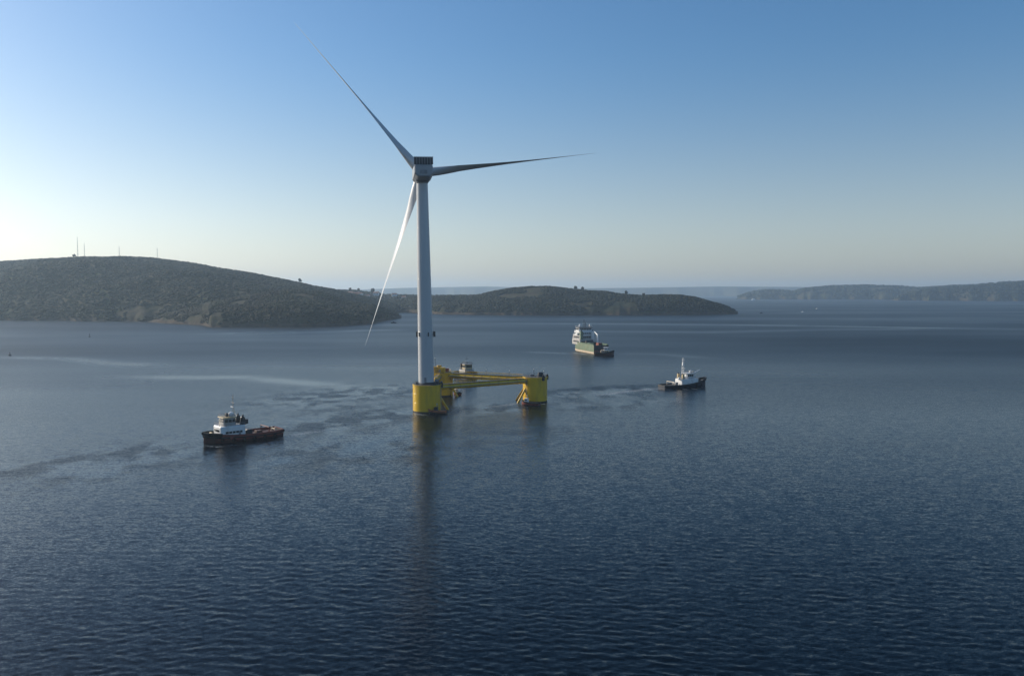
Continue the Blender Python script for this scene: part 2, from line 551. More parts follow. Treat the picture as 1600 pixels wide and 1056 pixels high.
STREAKS = [
    ([(335, 690), (200, 705), (100, 720), (-60, 750)], 5, 1.3),
    ([(430, 674), (520, 663), (645, 646)], 6, 1.0),
    ([(440, 706), (560, 716), (680, 700)], 10, 0.6),
    ([(850, 613), (930, 607), (1034, 601)], 7, 1.0),
]
FOAM = [
    ([(646, 645), (655, 647.5), (668, 648.5)], 0.9, 0.7),
    ([(816, 631), (836, 632.5), (857, 630)], 0.8, 0.6),
    ([(436, 685.5), (450, 682), (475, 677), (510, 671)], 1.6, 0.55),
    ([(1060, 609), (1090, 607), (1103, 604)], 0.9, 0.5),
    ([(930, 557), (958, 556.5)], 1.2, 0.6),
    ([(1034, 607), (1026, 607), (985, 611), (930, 618)], 2.2, 0.9),
    ([(1034, 606.5), (1050, 608)], 1.2, 1.0),
    ([(766, 636), (790, 633), (812, 630)], 1.6, 0.7),
    ([(672, 645), (688, 646)], 0.8, 1.0),
    ([(894, 551), (905, 552.5), (922, 554)], 2.5, 0.9),
    ([(958, 552), (985, 554)], 3.0, 0.5),
    ([(318, 696), (340, 698), (380, 693)], 0.7, 0.5),
]
make_water()

# ------------------------------------------------------------------ hills
ICO_V = None
def ico1():
    t = (1 + 5 ** 0.5) / 2
    v = [(-1, t, 0), (1, t, 0), (-1, -t, 0), (1, -t, 0), (0, -1, t), (0, 1, t), (0, -1, -t), (0, 1, -t), (t, 0, -1), (t, 0, 1), (-t, 0, -1), (-t, 0, 1)]
    f = [(0, 11, 5), (0, 5, 1), (0, 1, 7), (0, 7, 10), (0, 10, 11), (1, 5, 9), (5, 11, 4), (11, 10, 2), (10, 7, 6), (7, 1, 8), (3, 9, 4), (3, 4, 2), (3, 2, 6), (3, 6, 8), (3, 8, 9), (4, 9, 5), (2, 4, 11), (6, 2, 10), (8, 6, 7), (9, 8, 1)]
    v = [Vector(p).normalized() for p in v]
    cache, out = {}, []
    def mid(a, b):
        k = (min(a, b), max(a, b))
        if k not in cache:
            v.append(((v[a] + v[b]) / 2).normalized()); cache[k] = len(v) - 1
        return cache[k]
    for a, b, c in f:
        ab, bc, ca = mid(a, b), mid(b, c), mid(c, a)
        out += [(a, ab, ca), (b, bc, ab), (c, ca, bc), (ab, bc, ca)]
    return np.array([tuple(p) for p in v]), np.array(out)
IV, IF = ico1()

def clumps(name, P, rad, tall, material, label, jitter=0.35):
    n = len(P)
    base = IV[None] * (1 + jitter * (rng.random((n, len(IV), 1)) * 2 - 1))
    ca = rng.random(n) * 6.28
    rx = base[:, :, 0] * np.cos(ca)[:, None] - base[:, :, 1] * np.sin(ca)[:, None]
    ry = base[:, :, 0] * np.sin(ca)[:, None] + base[:, :, 1] * np.cos(ca)[:, None]
    V = np.stack([rx * rad[:, None], ry * rad[:, None], base[:, :, 2] * (rad * tall)[:, None]], -1) + P[:, None, :]
    F = (IF[None] + (np.arange(n) * len(IV))[:, None, None]).reshape(-1, 3)
    o = big_mesh(name, V.reshape(-1, 3), F, material, smooth=True)
    return tag(o, label, 'woodland', kind='stuff')

class Hill:
    def __init__(self, name, label, sky_pts, shore_pts, depth, back, x0, x1, step=2.0, rows=46, tree=7.0, rough=0.10, cliff=4.0, power=0.75, seed=0.0):
        sx, sy = zip(*sky_pts); wx, wy = zip(*shore_pts)
        px = np.arange(x0, x1 + 0.1, step)
        py = np.interp(px, sx, sy); pw = np.interp(px, wx, wy)
        # small breaks in the shoreline
        pw = pw + 0.35 * (fbm(px / 23 + seed, px * 0 + seed, 3) - 0.5) * 2
        dirx = (px - 800) / FPX
        self.px = px
        ds = np.array([W(a, b).y for a, b in zip(px, pw)])
        dp = np.interp(px, *zip(*depth)) if isinstance(depth, list) else np.full(px.shape, float(depth))
        dr = ds + dp
        # height of the ridge seen at the skyline pixel
        hr = np.array([At(a, b, d).z for a, b, d in zip(px, py, dr)]) - tree
        hr = np.maximum(hr, -3)
        self.ang = np.array([(At(a, b, d).z - CAM_H) / d for a, b, d in zip(px, py, dr)])
        T = np.concatenate([[-0.02], np.linspace(0, 1, rows) ** 1.15, 1 + np.linspace(0, 1, 14)[1:]])
        Y = np.where(T[:, None] <= 1, ds + np.clip(T, -1, 1)[:, None] * dp, dr + (T[:, None] - 1) * back)
        X = dirx * Y / (CP + 0 * Y)            # small angle: rays fan out from the camera foot
        X = dirx * Y / CP
        g = np.clip(T, 0, 1)[:, None] ** power
        g = g * (1.25 - 0.25 * g)
        fall = np.where(T[:, None] > 1, np.cos((T[:, None] - 1) * math.pi / 2) ** 1.3, 1.0)
        n1 = fbm(X / 190 + seed, Y / 190 + seed, 5) - 0.5
        n2 = 1 - np.abs(fbm(X / 330 + 3 + seed, Y / 480 + seed, 3) - 0.5) * 4
        mid = np.sin(np.clip(T, 0, 1)[:, None] * math.pi)
        Z = hr * g * fall + mid * hr * (rough * 2.2 * n1 + 0.12 * n2) + n1 * hr * rough * 0.35
        Z = Z + np.minimum(cliff, np.maximum(hr, 0)) * np.clip(T * 12, 0, 1)[:, None] * np.where(T[:, None] < 1, 1 - np.clip(T, 0, 1)[:, None], 0) * (0.5 + fbm(X / 30, Y / 30, 3))
        lim = CAM_H + (self.ang - 0.0004) * Y - tree       # nothing stands above the skyline
        Z = np.where(T[:, None] <= 1, np.minimum(Z, lim), Z)
        Z = np.where(T[:, None] <= 0, -2.5, Z)
        Z = np.where(T[:, None] >= 2, -3, Z)
        end = np.clip(np.minimum(px - x0, x1 - px) / (step * 3), 0, 1)
        self.X, self.Y, self.Z, self.T = X, Y, Z, T
        nr, nc = X.shape
        i = np.arange(nr - 1)[:, None] * nc; j = np.arange(nc - 1)[None]
        f = np.stack([i + j, i + j + 1, i + nc + j + 1, i + nc + j], -1).reshape(-1, 4)
        o = big_mesh(name, np.stack([X.ravel(), Y.ravel(), Z.ravel()], 1), f, M['hill'])
        tag(o, label, 'hill', kind='structure')
        self.o = o

    def point(self, fi, fj):
        i = np.clip(fi.astype(int), 0, self.X.shape[0] - 2); j = np.clip(fj.astype(int), 0, self.X.shape[1] - 2)
        a, b = fi - i, fj - j
        out = []
        for G in (self.X, self.Y, self.Z):
            out.append((G[i, j] * (1 - b) + G[i, j + 1] * b) * (1 - a) + (G[i + 1, j] * (1 - b) + G[i + 1, j + 1] * b) * a)
        return np.stack(out, 1)

    def scatter(self, n, lo, hi, seed=0.0, keep=0.35, zmin=5.0, patch=120.0, tmax=1.25):
        """random points on the hillside, thinned out over the clearings"""
        # area weights
        dX = np.hypot(np.diff(self.X, axis=1)[:-1], np.diff(self.Y, axis=1)[:-1]); dY = np.diff(self.Y, axis=0)[:, :-1]
        ok = (self.T[:-1, None] >= 0) & (self.T[:-1, None] < tmax)
        wgt = (dX * np.abs(dY) * ok).ravel(); wgt /= wgt.sum()
        cell = rng.choice(len(wgt), size=n, p=wgt)
        ci, cj = np.divmod(cell, self.X.shape[1] - 1)
        P = self.point(ci + rng.random(n), cj + rng.random(n))
        k = fbm(P[:, 0] / patch + seed, P[:, 1] / patch + seed, 4)
        P = P[(k > keep) & (P[:, 2] > zmin + 8 * (k - 0.5))]
        r = lo + (hi - lo) * rng.random(len(P)) ** 1.6
        P[:, 2] += r * 0.55
        return P, r

    def ground(self, px, dy=0.0, t=0.98):
        """a point on the ridge under a photo column"""
        j = np.array([np.interp(px, self.px, np.arange(len(self.px)))])
        i = np.array([np.interp(t, self.T, np.arange(len(self.T)))])
        return Vector(self.point(i, j)[0])

far_coast = Hill('far_coast', 'pale faraway coast fading into the haze along the horizon',
    [(380, 452), (480, 450), (560, 452), (640, 449), (700, 448), (760, 447), (830, 449), (900, 450), (1000, 449), (1060, 448), (1120, 447), (1200, 447.5), (1300, 448), (1400, 449), (1500, 450)],
    [(380, 463.2), (1500, 463.2)], 900, 800, 380, 1500, 4, 14, tree=4, rough=0.05)
right_hills = Hill('right_hills', 'blue grey wooded hills across the water at the right',
    [(1146, 467.5), (1153, 463), (1162, 459), (1180, 454.5), (1195, 453), (1215, 453), (1237, 455), (1250, 452), (1265, 449.5), (1300, 446.5), (1350, 445.5), (1400, 447), (1440, 449), (1480, 446.5), (1520, 445), (1560, 441), (1600, 439), (1660, 434), (1760, 430)],
    [(1146, 467.5), (1250, 468), (1400, 468.3), (1600, 469.3), (1760, 470)], [(1146, 60), (1180, 350), (1300, 700), (1760, 900)], 900, 1146, 1760, 2, 30, tree=9, rough=0.12, cliff=10, power=0.6, seed=31)
right_headland = Hill('right_headland', 'darker wooded headland rising at the right edge across the water',
    [(1388, 469), (1400, 463), (1420, 456), (1450, 450.5), (1480, 447.5), (1520, 446), (1560, 442), (1600, 440), (1660, 435), (1760, 431)],
    [(1388, 469.6), (1600, 470.6), (1760, 471.5)], [(1388, 40), (1450, 300), (1760, 500)], 500, 1388, 1760, 2, 30, tree=9, rough=0.14, cliff=10, power=0.6, seed=57)
left_hill = Hill('left_hill', 'broad wooded hill with antenna masts along its crest',
    [(-260, 430), (-120, 414), (0, 406), (50, 402), (90, 399.5), (130, 397.5), (200, 397.5), (240, 399.5), (300, 407), (340, 414), (400, 424), (450, 434), (475, 439), (490, 443), (520, 448), (545, 454), (580, 462), (620, 472)],
    [(-260, 502), (0, 501), (240, 502.5), (330, 505), (450, 503), (620, 492)], [(-260, 750), (200, 800), (400, 700), (620, 350)], 900, -260, 620, 2.5, 50, tree=8, rough=0.13, power=0.8, seed=3)
saddle = Hill('saddle_ridge', 'low wooded saddle of land behind the headland',
    [(500, 456), (530, 452), (548, 452.5), (556, 452), (572, 455), (590, 456.5), (600, 459), (640, 460), (680, 460.5), (720, 460.5), (760, 459), (800, 462)],
    [(500, 485), (640, 487), (700, 487), (800, 487)], 500, 500, 500, 800, 2, 30, tree=8, rough=0.1, power=0.8, seed=11)
headland = Hill('headland', 'darker scrubby headland in front of the broad hill',
    [(196, 503.5), (225, 497), (260, 487), (300, 476), (340, 467), (380, 460), (420, 453), (460, 450), (500, 452), (520, 458), (540, 466), (560, 470), (585, 474), (605, 480), (622, 488.5), (634, 496.5)],
    [(196, 503.5), (240, 504), (318, 508.5), (330, 511.5), (360, 511.5), (400, 511.5), (480, 511.3), (540, 509), (580, 506), (600, 501), (620, 498), (634, 497)],
    [(196, 60), (260, 200), (400, 330), (540, 330), (600, 130), (634, 15)], 260, 196, 634, 2, 44, tree=6, rough=0.16, cliff=9, power=0.7, seed=21)
wooded = Hill('wooded_headland', 'long wooded headland tapering to a point at the right',
    [(590, 486), (610, 470), (640, 462), (690, 461), (705, 459), (725, 460.5), (745, 459), (770, 453), (800, 448), (830, 445.3), (860, 445), (890, 449), (920, 452), (945, 453), (970, 457), (1000, 459.5), (1030, 458.5), (1060, 458.5), (1085, 462), (1110, 469), (1135, 476), (1150, 483), (1155, 490), (1160, 491)],
    [(590, 487.5), (640, 488.5), (690, 491), (750, 492), (850, 493), (1000, 493), (1100, 492), (1160, 491)],
    [(590, 120), (700, 380), (900, 400), (1060, 240), (1120, 120), (1160, 10)], 350, 590, 1160, 2, 44, tree=7, rough=0.13, cliff=7, power=0.65, seed=41)

P, r = left_hill.scatter(36000, 2.0, 4.6, seed=2, keep=0.22, zmin=3.0)
clumps('woodland', P, r, 0.5, M['wood'], 'dense mixed woodland covering the broad left hill')
P, r = saddle.scatter(7000, 3, 5.8, seed=6, keep=0.3)
clumps('woodland', P, r, 1.0, M['wood'], 'hazy trees covering the low saddle behind the headland')
P, r = headland.scatter(14000, 1.2, 3.4, seed=8, keep=0.34, zmin=5, patch=80)
clumps('scrub', P, r, 0.65, M['scrub'], 'low brown and green scrub on the left headland')
P, r = wooded.scatter(19000, 1.9, 4.3, seed=14, keep=0.38, zmin=7, patch=90)
clumps('woodland', P, r, 0.75, M['wood'], 'dark trees covering the long central headland')
P, r = right_hills.scatter(6500, 7, 15, seed=24, keep=0.36, zmin=14, patch=260)
clumps('woodland', P, r, 0.7, M['wood'], 'blue hazed woods on the hills across the water')

P, r = right_headland.scatter(4500, 5, 11, seed=61, keep=0.3, zmin=10, patch=200)
clumps('woodland', P, r, 0.7, M['wood'], 'woods on the darker headland at the right edge')

# individual trees that stand out along the ridges
def tree(loc, h, label, group):
    t = thing('tree', label, 'tree', loc, random.random() * 6, group)
    a = MB()
    a.tube((0, 0, -1.5), (0.2, 0.1, h * 0.55), h * 0.04, h * 0.02, 7)
    for k in range(4):
        an = k * 1.6 + random.random()
        a.tube((0.1, 0, h * (0.35 + 0.05 * k)), (math.cos(an) * h * 0.22, math.sin(an) * h * 0.22, h * (0.6 + 0.06 * k)), h * 0.016, h * 0.006, 5)
    a.build('trunk', M['trunk'], t)
    n = 46
    pts = rng.normal(size=(n, 3)); pts /= np.linalg.norm(pts, axis=1)[:, None]
    pts *= (rng.random((n, 1)) ** 0.45) * np.array([[0.30, 0.30, 0.28]]) * h
    pts[:, 2] += h * 0.70
    rad = h * (0.055 + 0.06 * rng.random(n))
    V = (IV[None] * (1 + 0.45 * (rng.random((n, len(IV), 1)) * 2 - 1))) * rad[:, None, None] + pts[:, None]
    F = (IF[None] + (np.arange(n) * len(IV))[:, None, None]).reshape(-1, 3)
    big_mesh('crown', V.reshape(-1, 3), F, M['wood'], t)
    return t
for px, h, lab in ((978, 15, 'lone round tree on the low crest of the central headland, nearer the wood'),
                   (1005, 12, 'smaller lone tree on the crest dip of the central headland'),
                   (899, 15, 'pointed tree standing proud at the right end of the headland wood'),
                   (910, 14, 'bushy tree just right of the pointed tree on the headland wood')):
    tree(wooded.ground(px) - Vector((0, 0, 1)), h, lab, 'trees standing out on the central headland')
for px, h, lab in ((548, 17, 'broad dark tree above the white hillside houses'),
                   (561, 16, 'round dark tree right of the broad tree above the houses'),
                   (583, 22, 'tallest dark tree on the saddle left of the lit blade')):
    tree(saddle.ground(px) - Vector((0, 0, 1)), h, lab, 'trees standing out on the saddle')
for px, h, lab in ((470, 15, 'tree standing up on the falling right slope of the broad hill'),
                   (120, 13, 'tree at the foot of the tallest hilltop mast')):
    tree(left_hill.ground(px) - Vector((0, 0, 1)), h, lab, 'trees standing out on the broad hill')

# houses on the saddle
def house(w_, d, h):
    t = thing('house', 'small pale house among trees on the saddle behind the headland', 'house', (0, 0, 0), 0, 'pale houses on the saddle')
    a = MB(); a.box(-w_ / 2, w_ / 2, -d / 2, d / 2, -4, h); wl = a.build('wall', M['wall'], t)
    a = MB(); o = 0.4
    a.loft([[(-w_ / 2 - o, -d / 2 - o, h), (-w_ / 2 - o, d / 2 + o, h), (-w_ / 2 - o, 0, h + d * 0.3)],
            [(w_ / 2 + o, -d / 2 - o, h), (w_ / 2 + o, d / 2 + o, h), (w_ / 2 + o, 0, h + d * 0.3)]])
    rf = a.build('roof', M['roof'], t)
    a = MB(); a.box(w_ * 0.25, w_ * 0.25 + 0.8, 0.4, 1.2, h, h + d * 0.3 + 1); a.build('chimney', M['wall'], rf)
    for sx in (-0.3, 0.3):
        a = MB(); a.box(w_ * sx - 0.7, w_ * sx + 0.7, -d / 2 - 0.06, -d / 2 + 0.05, h * 0.5, h * 0.5 + 1.5); a.build('window', M['glass'], wl)
    a = MB(); a.box(-0.6, 0.6, -d / 2 - 0.06, -d / 2 + 0.05, 0, 2.2); a.build('door', M['dark'], wl)
    return t
h0 = house(12, 9, 6.5)
first = True
for px, py, s, rz in ((545, 461.5, 1.25, 0.3), (549, 458.5, 1.0, -0.2), (558.5, 462.5, 1.5, 0.1), (556, 467, 1.0, 0.4), (564, 459.5, 0.9, -0.4),
                      (575, 464, 1.1, 0.2), (588.5, 459.5, 1.1, 0.0), (617, 461, 1.0, 0.2), (632, 464.5, 0.8, -0.2)):
    # march down the column until the sight line meets the saddle
    best = None
    for t in np.linspace(0.15, 0.97, 120):
        g = saddle.ground(px, t=t)
        e = abs((g.z + 6 + 5 - CAM_H) / g.y - (At(px, py, g.y).z - CAM_H) / g.y)
        if best is None or e < best[0]: best = (e, g)
    o = h0 if first else copy_tree(h0)
    first = False
    o.location = best[1] + Vector((0, -4, 5)); o.rotation_euler = (0, 0, rz); o.scale = (s * 1.35,) * 3

# antenna masts
def mast(px, top_py, wbase, label):
    g = left_hill.ground(px)
    H = At(px, top_py, g.y).z - g.z
    t = thing('antenna_mast', label, 'antenna mast', g, 0.3, 'antenna masts on the broad hill')
    a = MB()
    n = max(5, int(H / 4))
    def P(k, s):
        z = -2 + (H + 2) * s; q = wbase * (1 - 0.75 * s); an = k * 2.094
        return Vector((q * math.cos(an), q * math.sin(an), z))
    for k in range(3):
        a.tube(P(k, 0), P(k, 0.94), 0.2, 0.14, 5)
        for i in range(n):
            a.tube(P(k, 0.94 * i / n), P(k + 1, 0.94 * (i + 1) / n), 0.09, 0.09, 4)
            a.tube(P(k, 0.94 * i / n), P(k + 1, 0.94 * i / n), 0.08, 0.08, 4)
    a.build('lattice', M['grey'], t)
    a = MB(); a.tube((0, 0, H * 0.92), (0, 0, H), 0.22, 0.12, 6); a.build('aerial', M['grey'], t)
    for q in (0.55, 0.75):
        a = MB(); a.tube((wbase * 0.5, -0.6, H * q), (wbase * 0.5, -1.4, H * q), 1.1, 1.1, 12); a.build('dish', M['white'], t)
mast(125.5, 369, 1.5, 'tallest thin antenna mast at the left of the hilltop')
mast(136, 379, 1.3, 'shorter antenna mast just right of the tallest hilltop mast')
mast(190, 384, 1.5, 'antenna mast at the middle of the hill crest')
mast(249, 386, 1.0, 'rightmost faint thin antenna mast where the hill begins to fall')

# ------------------------------------------------------------------ floating wind turbine
DZ = 12.6                                # deck height above water
A0 = W(667.5, 645.5); A0 = Vector((A0.x * 1.017, A0.y + 6.4, 0))
C0 = W(836, 629.5); C0 = Vector((C0.x * 1.015, C0.y + 6.2, 0))
v = C0 - A0
B0 = A0 + Vector((v.x * 0.5 - v.y * 0.866, v.x * 0.866 + v.y * 0.5, 0)) * 0.93 + Vector((4.2, 0, 0))
root = thing('floating_wind_turbine', 'white three bladed wind turbine on a yellow three column floating platform', 'wind turbine', A0)
rel = lambda p: Vector(p) - A0
lean = Matrix.Rotation(R(-0.85), 4, 'Y')

def railing(parent, pts, z, name='railing', closed=True, h=1.1, mat_='yellow_d', gap=2.0):
    a = MB()
    n = len(pts)
    for i in range(n if closed else n - 1):
        p, q = Vector(pts[i]), Vector(pts[(i + 1) % n])
        for hh in (0.55, h):
            a.tube((p.x, p.y, z + hh), (q.x, q.y, z + hh), 0.05, 0.05, 5)
        k = max(1, int((q - p).length / gap))
        for s in range(k):
            m = p.lerp(q, s / k)
            a.tube((m.x, m.y, z - 0.05), (m.x, m.y, z + h), 0.05, 0.05, 5)
    return a.build(name, M[mat_], parent)

def column(c, r, kind):
    c = rel(c)
    o = MB().lathe([(r, -7), (r, DZ - 0.35), (r + 0.12, DZ - 0.35), (r + 0.12, DZ), (0.01, DZ)], 56).build('column', M['yellow'], root, True)
    o.location = c
    MB().lathe([(r + 0.03, -6.9), (r + 0.03, 0.55), (r + 0.004, 0.6)], 56).build('waterline_band', M['weed'], o, True)
    MB().lathe([(0.02, DZ + 0.02), (r - 0.4, DZ + 0.02), (r - 0.4, DZ + 0.05), (0.02, DZ + 0.05)], 40).build('deck_plate', M['deckgrey'], o)
    ring = [((r - 0.25) * math.cos(2 * math.pi * k / 20), (r - 0.25) * math.sin(2 * math.pi * k / 20), 0) for k in range(20)]
    railing(o, ring, DZ, 'railing', True, 1.15, 'dark' if kind != 'b' else 'yellow_d')
    # weld seams and rubbing rings
    for zz in (4.4, 8.6):
        MB().lathe([(r + 0.01, zz - 0.06), (r + 0.05, zz), (r + 0.01, zz + 0.06)], 56).build('weld_seam', M['yellow'], o, True)
    return o
RA, RC, RB = 6.6, 6.15, 6.2
colA = column(A0, RA, 'a'); colC = column(C0, RC, 'c'); colB = column(B0, RB, 'b')

def beam(p, q, rp_, rq, z, r):
    p, q = rel(p), rel(q)
    d = (q - p).normalized()
    a, b = p + d * (rp_ - 0.3), q - d * (rq - 0.3)
    za = Vector((0, 0, z))
    m = MB().tube(a + za, b + za, r, r, 28)
    for s in (0.04, 0.96):                      # flanged sleeves at both ends
        m.tube(a.lerp(b, s - 0.03) + za, a.lerp(b, s + 0.03) + za, r + 0.18, r + 0.18, 28)
    o = m.build('main_beam', M['yellow'], root, True)
    s_ = d.cross(Vector((0, 0, 1)))
    w_ = 0.9
    e0, e1 = a + d * 1.2, b - d * 1.2
    zt = z + r
    MB().loft([[e0 - s_ * w_ + Vector((0, 0, zt + 0.15)), e0 + s_ * w_ + Vector((0, 0, zt + 0.15)), e0 + s_ * w_ + Vector((0, 0, zt + 0.28)), e0 - s_ * w_ + Vector((0, 0, zt + 0.28))],
               [e1 - s_ * w_ + Vector((0, 0, zt + 0.15)), e1 + s_ * w_ + Vector((0, 0, zt + 0.15)), e1 + s_ * w_ + Vector((0, 0, zt + 0.28)), e1 - s_ * w_ + Vector((0, 0, zt + 0.28))]]).build('walkway', M['deckgrey'], o)
    for sg in (-1, 1):
        railing(o, [e0 + s_ * w_ * sg, e1 + s_ * w_ * sg], zt + 0.28, 'walkway_railing', False, 1.1, 'yellow', 2.5)
    # stiffening rings, and outriggers that carry the walkway
    for k in range(1, 9):
        m_ = a.lerp(b, k / 9)
        MB().tube(m_ - d * 0.16 + za, m_ + d * 0.16 + za, r + 0.16, r + 0.16, 24).build('stiffener_ring', M['yellow_d'], o, True)
    MB().tube(a + s_ * (r + 0.25) + za, b + s_ * (r + 0.25) + za, 0.16, 0.16, 8).build('cable_pipe', M['grey'], o)
    # diagonal braces running down to the submerged lower frame
    for base, sg in ((p + d * rp_, 1), (q - d * rq, -1)):
        t0 = base - d * sg * 0.35 + Vector((0, 0, 6.9))
        t1 = base + d * sg * 7.2 + Vector((0, 0, -4.5))
        MB().tube(t0, t1, 0.55, 0.55, 16).build('diagonal_brace', M['yellow'], root, True)
    return o
ZB = DZ - 1.9
beam(A0, C0, RA, RC, ZB, 1.2); beam(B0, C0, RB, RC, ZB + 0.2, 1.2); beam(A0, B0, RA, RB, ZB, 1.2)

# fittings on the columns
def ladder(parent, ang, r, z0, z1):
    a = MB(); ca, sa = math.cos(ang), math.sin(ang)
    def P(off, side, z): return (ca * (r + off) - sa * side, sa * (r + off) + ca * side, z)
    for s in (-0.3, 0.3): a.tube(P(0.35, s, z0), P(0.35, s, z1), 0.06, 0.06, 6)
    z = z0
    while z < z1:
        a.tube(P(0.35, -0.3, z), P(0.35, 0.3, z), 0.035, 0.035, 5); z += 0.45
    for z in (z0 + 1, (z0 + z1) / 2, z1 - 0.6):
        for s in (-0.3, 0.3): a.tube(P(-0.05, s, z), P(0.35, s, z), 0.05, 0.05, 5)
    a.build('ladder', M['grey'], parent)
ladder(colA, R(-18), RA, 0.2, DZ); ladder(colC, R(-135), RC, 0.4, DZ)
for k, (ang, c_, r_) in enumerate(((R(-12), colB, RB), (R(-20), colB, RB))):
    a = MB(); x, y = (r_ + 0.55) * math.cos(ang), (r_ + 0.55) * math.sin(ang)
    a.tube((x, y, -5), (x, y, DZ - 0.8), 0.32, 0.32, 12)
    for z in (2, 6, 10): a.tube((x * 0.9, y * 0.9, z), (x, y, z), 0.2, 0.2, 8)
    a.build('riser_pipe', M['yellow'], c_, True)
def fairlead(parent, ang, r):
    a = MB(); x, y = (r + 0.5) * math.cos(ang), (r + 0.5) * math.sin(ang)
    a.rbox(x - 0.7, x + 0.7, y - 0.7, y + 0.7, DZ - 1.6, DZ + 0.5, 0.2)
    a.tube((x, y - 0.9, DZ + 0.7), (x, y + 0.9, DZ + 0.7), 0.55, 0.55, 12)
    a.build('fairlead', M['dark'], parent)
fairlead(colC, R(-50), RC - 0.4); fairlead(colC, R(10), RC - 0.4); fairlead(colA, R(15), RA - 0.4)

def deckbox(parent, x, y, sx, sy, h, m, name='equipment_box', rz=0.0, z=DZ):
    o = MB().rbox(-sx / 2, sx / 2, -sy / 2, sy / 2, 0, h, 0.12).build(name, M[m], parent)
    o.location = (x, y, z + 0.05); o.rotation_euler = (0, 0, rz)
    return o
# front column: tower flange, cabinets, cable boxes
deckbox(colA, 4.2, 2.2, 1.8, 1.2, 1.9, 'grey', 'cabinet', 0.4); deckbox(colA, 4.6, -1.8, 1.2, 1.2, 1.4, 'dark', 'cable_reel', 0.2)
deckbox(colA, -4.6, -1.2, 0.9, 1.2, 1.2, 'dark', 'cabinet'); deckbox(colA, 3.8, 4.0, 2.0, 1.4, 2.6, 'yellow_d', 'cabinet', 0.5)
MB().lathe([(4.3, DZ), (4.3, DZ + 0.5), (3.75, DZ + 0.55), (3.65, DZ + 1.1)], 48).build('tower_flange', M['dark'], colA, True)
# rear column: stair tower, containers, winch
deckbox(colB, -2.4, -2.6, 3.2, 2.4, 3.0, 'yellow_d', 'container', 0.1); deckbox(colB, 1.6, -3.2, 2.6, 2.2, 2.7, 'yellow', 'container', -0.2)
deckbox(colB, 3.6, 0.6, 2.0, 2.4, 1.8, 'rust', 'winch_housing', 0.2); deckbox(colB, -0.6, 1.8, 2.2, 2.0, 3.4, 'yellow_d', 'container', 0.4)
deckbox(colB, 0.2, -4.7, 1.0, 0.9, 1.6, 'grey', 'cabinet')
a = MB()
for (x, y) in ((-4.4, -3.4), (-2.6, -4.6), (-4.9, -1.6)): a.tube((x, y, DZ), (x, y, DZ + 3.4), 0.14, 0.14, 6)
a.path([(-4.4, -3.4, DZ + 3.4), (-2.6, -4.6, DZ + 3.4)], 0.12); a.path([(-4.4, -3.4, DZ + 3.4), (-4.9, -1.6, DZ + 3.4)], 0.12)
a.path([(-4.4, -3.4, DZ + 0.4), (-2.6, -4.6, DZ + 3.2)], 0.10); a.build('access_frame', M['yellow_d'], colB)
def pole(parent, x, y, h, m='dark', r=0.12):
    a = MB(); a.tube((x, y, DZ), (x, y, DZ + h), r, r * 0.7, 6); o = a.build('signal_pole', M[m], parent)
    MB().ball((x, y, DZ + h + 0.15), 0.28).build('signal_lamp', M['lamp'], o, True)
pole(colB, -2.8, 2.5, 7.0); pole(colC, -0.6, 0.4, 3.4); pole(colC, 4.6, 2.5, 2.4); pole(colA, 5.6, 0.6, 2.2)
deckbox(colC, 2.6, -1.6, 2.6, 2.0, 1.5, 'dark', 'winch_housing', 0.3); deckbox(colC, -1.5, 2.0, 2.0, 1.4, 1.0, 'grey', 'cabinet')
a = MB(); a.tube((1.6, -2.0, DZ + 1.5), (3.6, -1.2, DZ + 1.5), 0.9, 0.9, 16); a.build('winch_drum', M['dark'], colC, True)
# walkway lamps on the rear beam
bd = rel(C0) - rel(B0)
for s in (0.28, 0.5, 0.74):
    p = rel(B0) + bd * s
    o = MB().tube((p.x, p.y, ZB + 1.5), (p.x, p.y, ZB + 4.2), 0.10, 0.08, 6).build('walkway_lamp', M['dark'], root)
    MB().ball((p.x, p.y, ZB + 4.3), 0.25).build('lamp_head', M['lamp'], o, True)

# tower
HUB = At(658.0, 270.5, A0.y + 7.5)
TOPZ = At(660, 284, A0.y).z
tw = MB()
prof = []
ht = TOPZ - DZ
for s in np.linspace(0, 1, 40):
    prof.append((3.62 - 1.05 * s ** 1.15, ht * s))
tower = tw.lathe(prof, 64).build('tower', M['turbine'], root, True)
base = Vector((-0.35, 0, DZ))
tower.matrix_local = Matrix.Translation(base) @ lean
for s in (0.0, 0.26, 0.52, 0.77):
    rr = 3.62 - 1.05 * s ** 1.15
    MB().lathe([(rr, ht * s - 0.12 + 0.15), (rr + 0.05, ht * s + 0.05 + 0.1), (rr + 0.05, ht * s + 0.2), (rr - 0.01, ht * s + 0.3)], 64).build('flange_seam', M['grey'] if s == 0 else M['turbine'], tower, True)
zb = At(665, 522, A0.y).z - DZ
rr = 3.62 - 1.05 * (zb / ht) ** 1.15
MB().lathe([(rr + 0.002, zb - 0.25), (rr + 0.06, zb - 0.22), (rr + 0.06, zb + 0.22), (rr + 0.002, zb + 0.25)], 64).build('lamp_collar', M['turbine'], tower, True)
for an in (R(178), R(2), R(-60), R(-120 - 15)):
    a = MB(); ca, sa = math.cos(an), math.sin(an)
    side = an in (R(178), R(2))
    w_, h_ = (1.0, 1.25) if side else (0.5, 0.9)
    cx, cy = ca * (rr + (0.75 if an == R(2) else 0.35 if side else 0.1)), sa * (rr + (0.75 if side else 0.1))
    a.rbox(cx - w_ / 2, cx + w_ / 2, cy - w_ / 2, cy + w_ / 2, zb - h_, zb + h_, 0.12)
    a.tube((ca * (rr - 0.1), sa * (rr - 0.1), zb), (cx, cy, zb), 0.2, 0.2, 6)
    a.build('lamp_cabinet', M['dark'], tower)
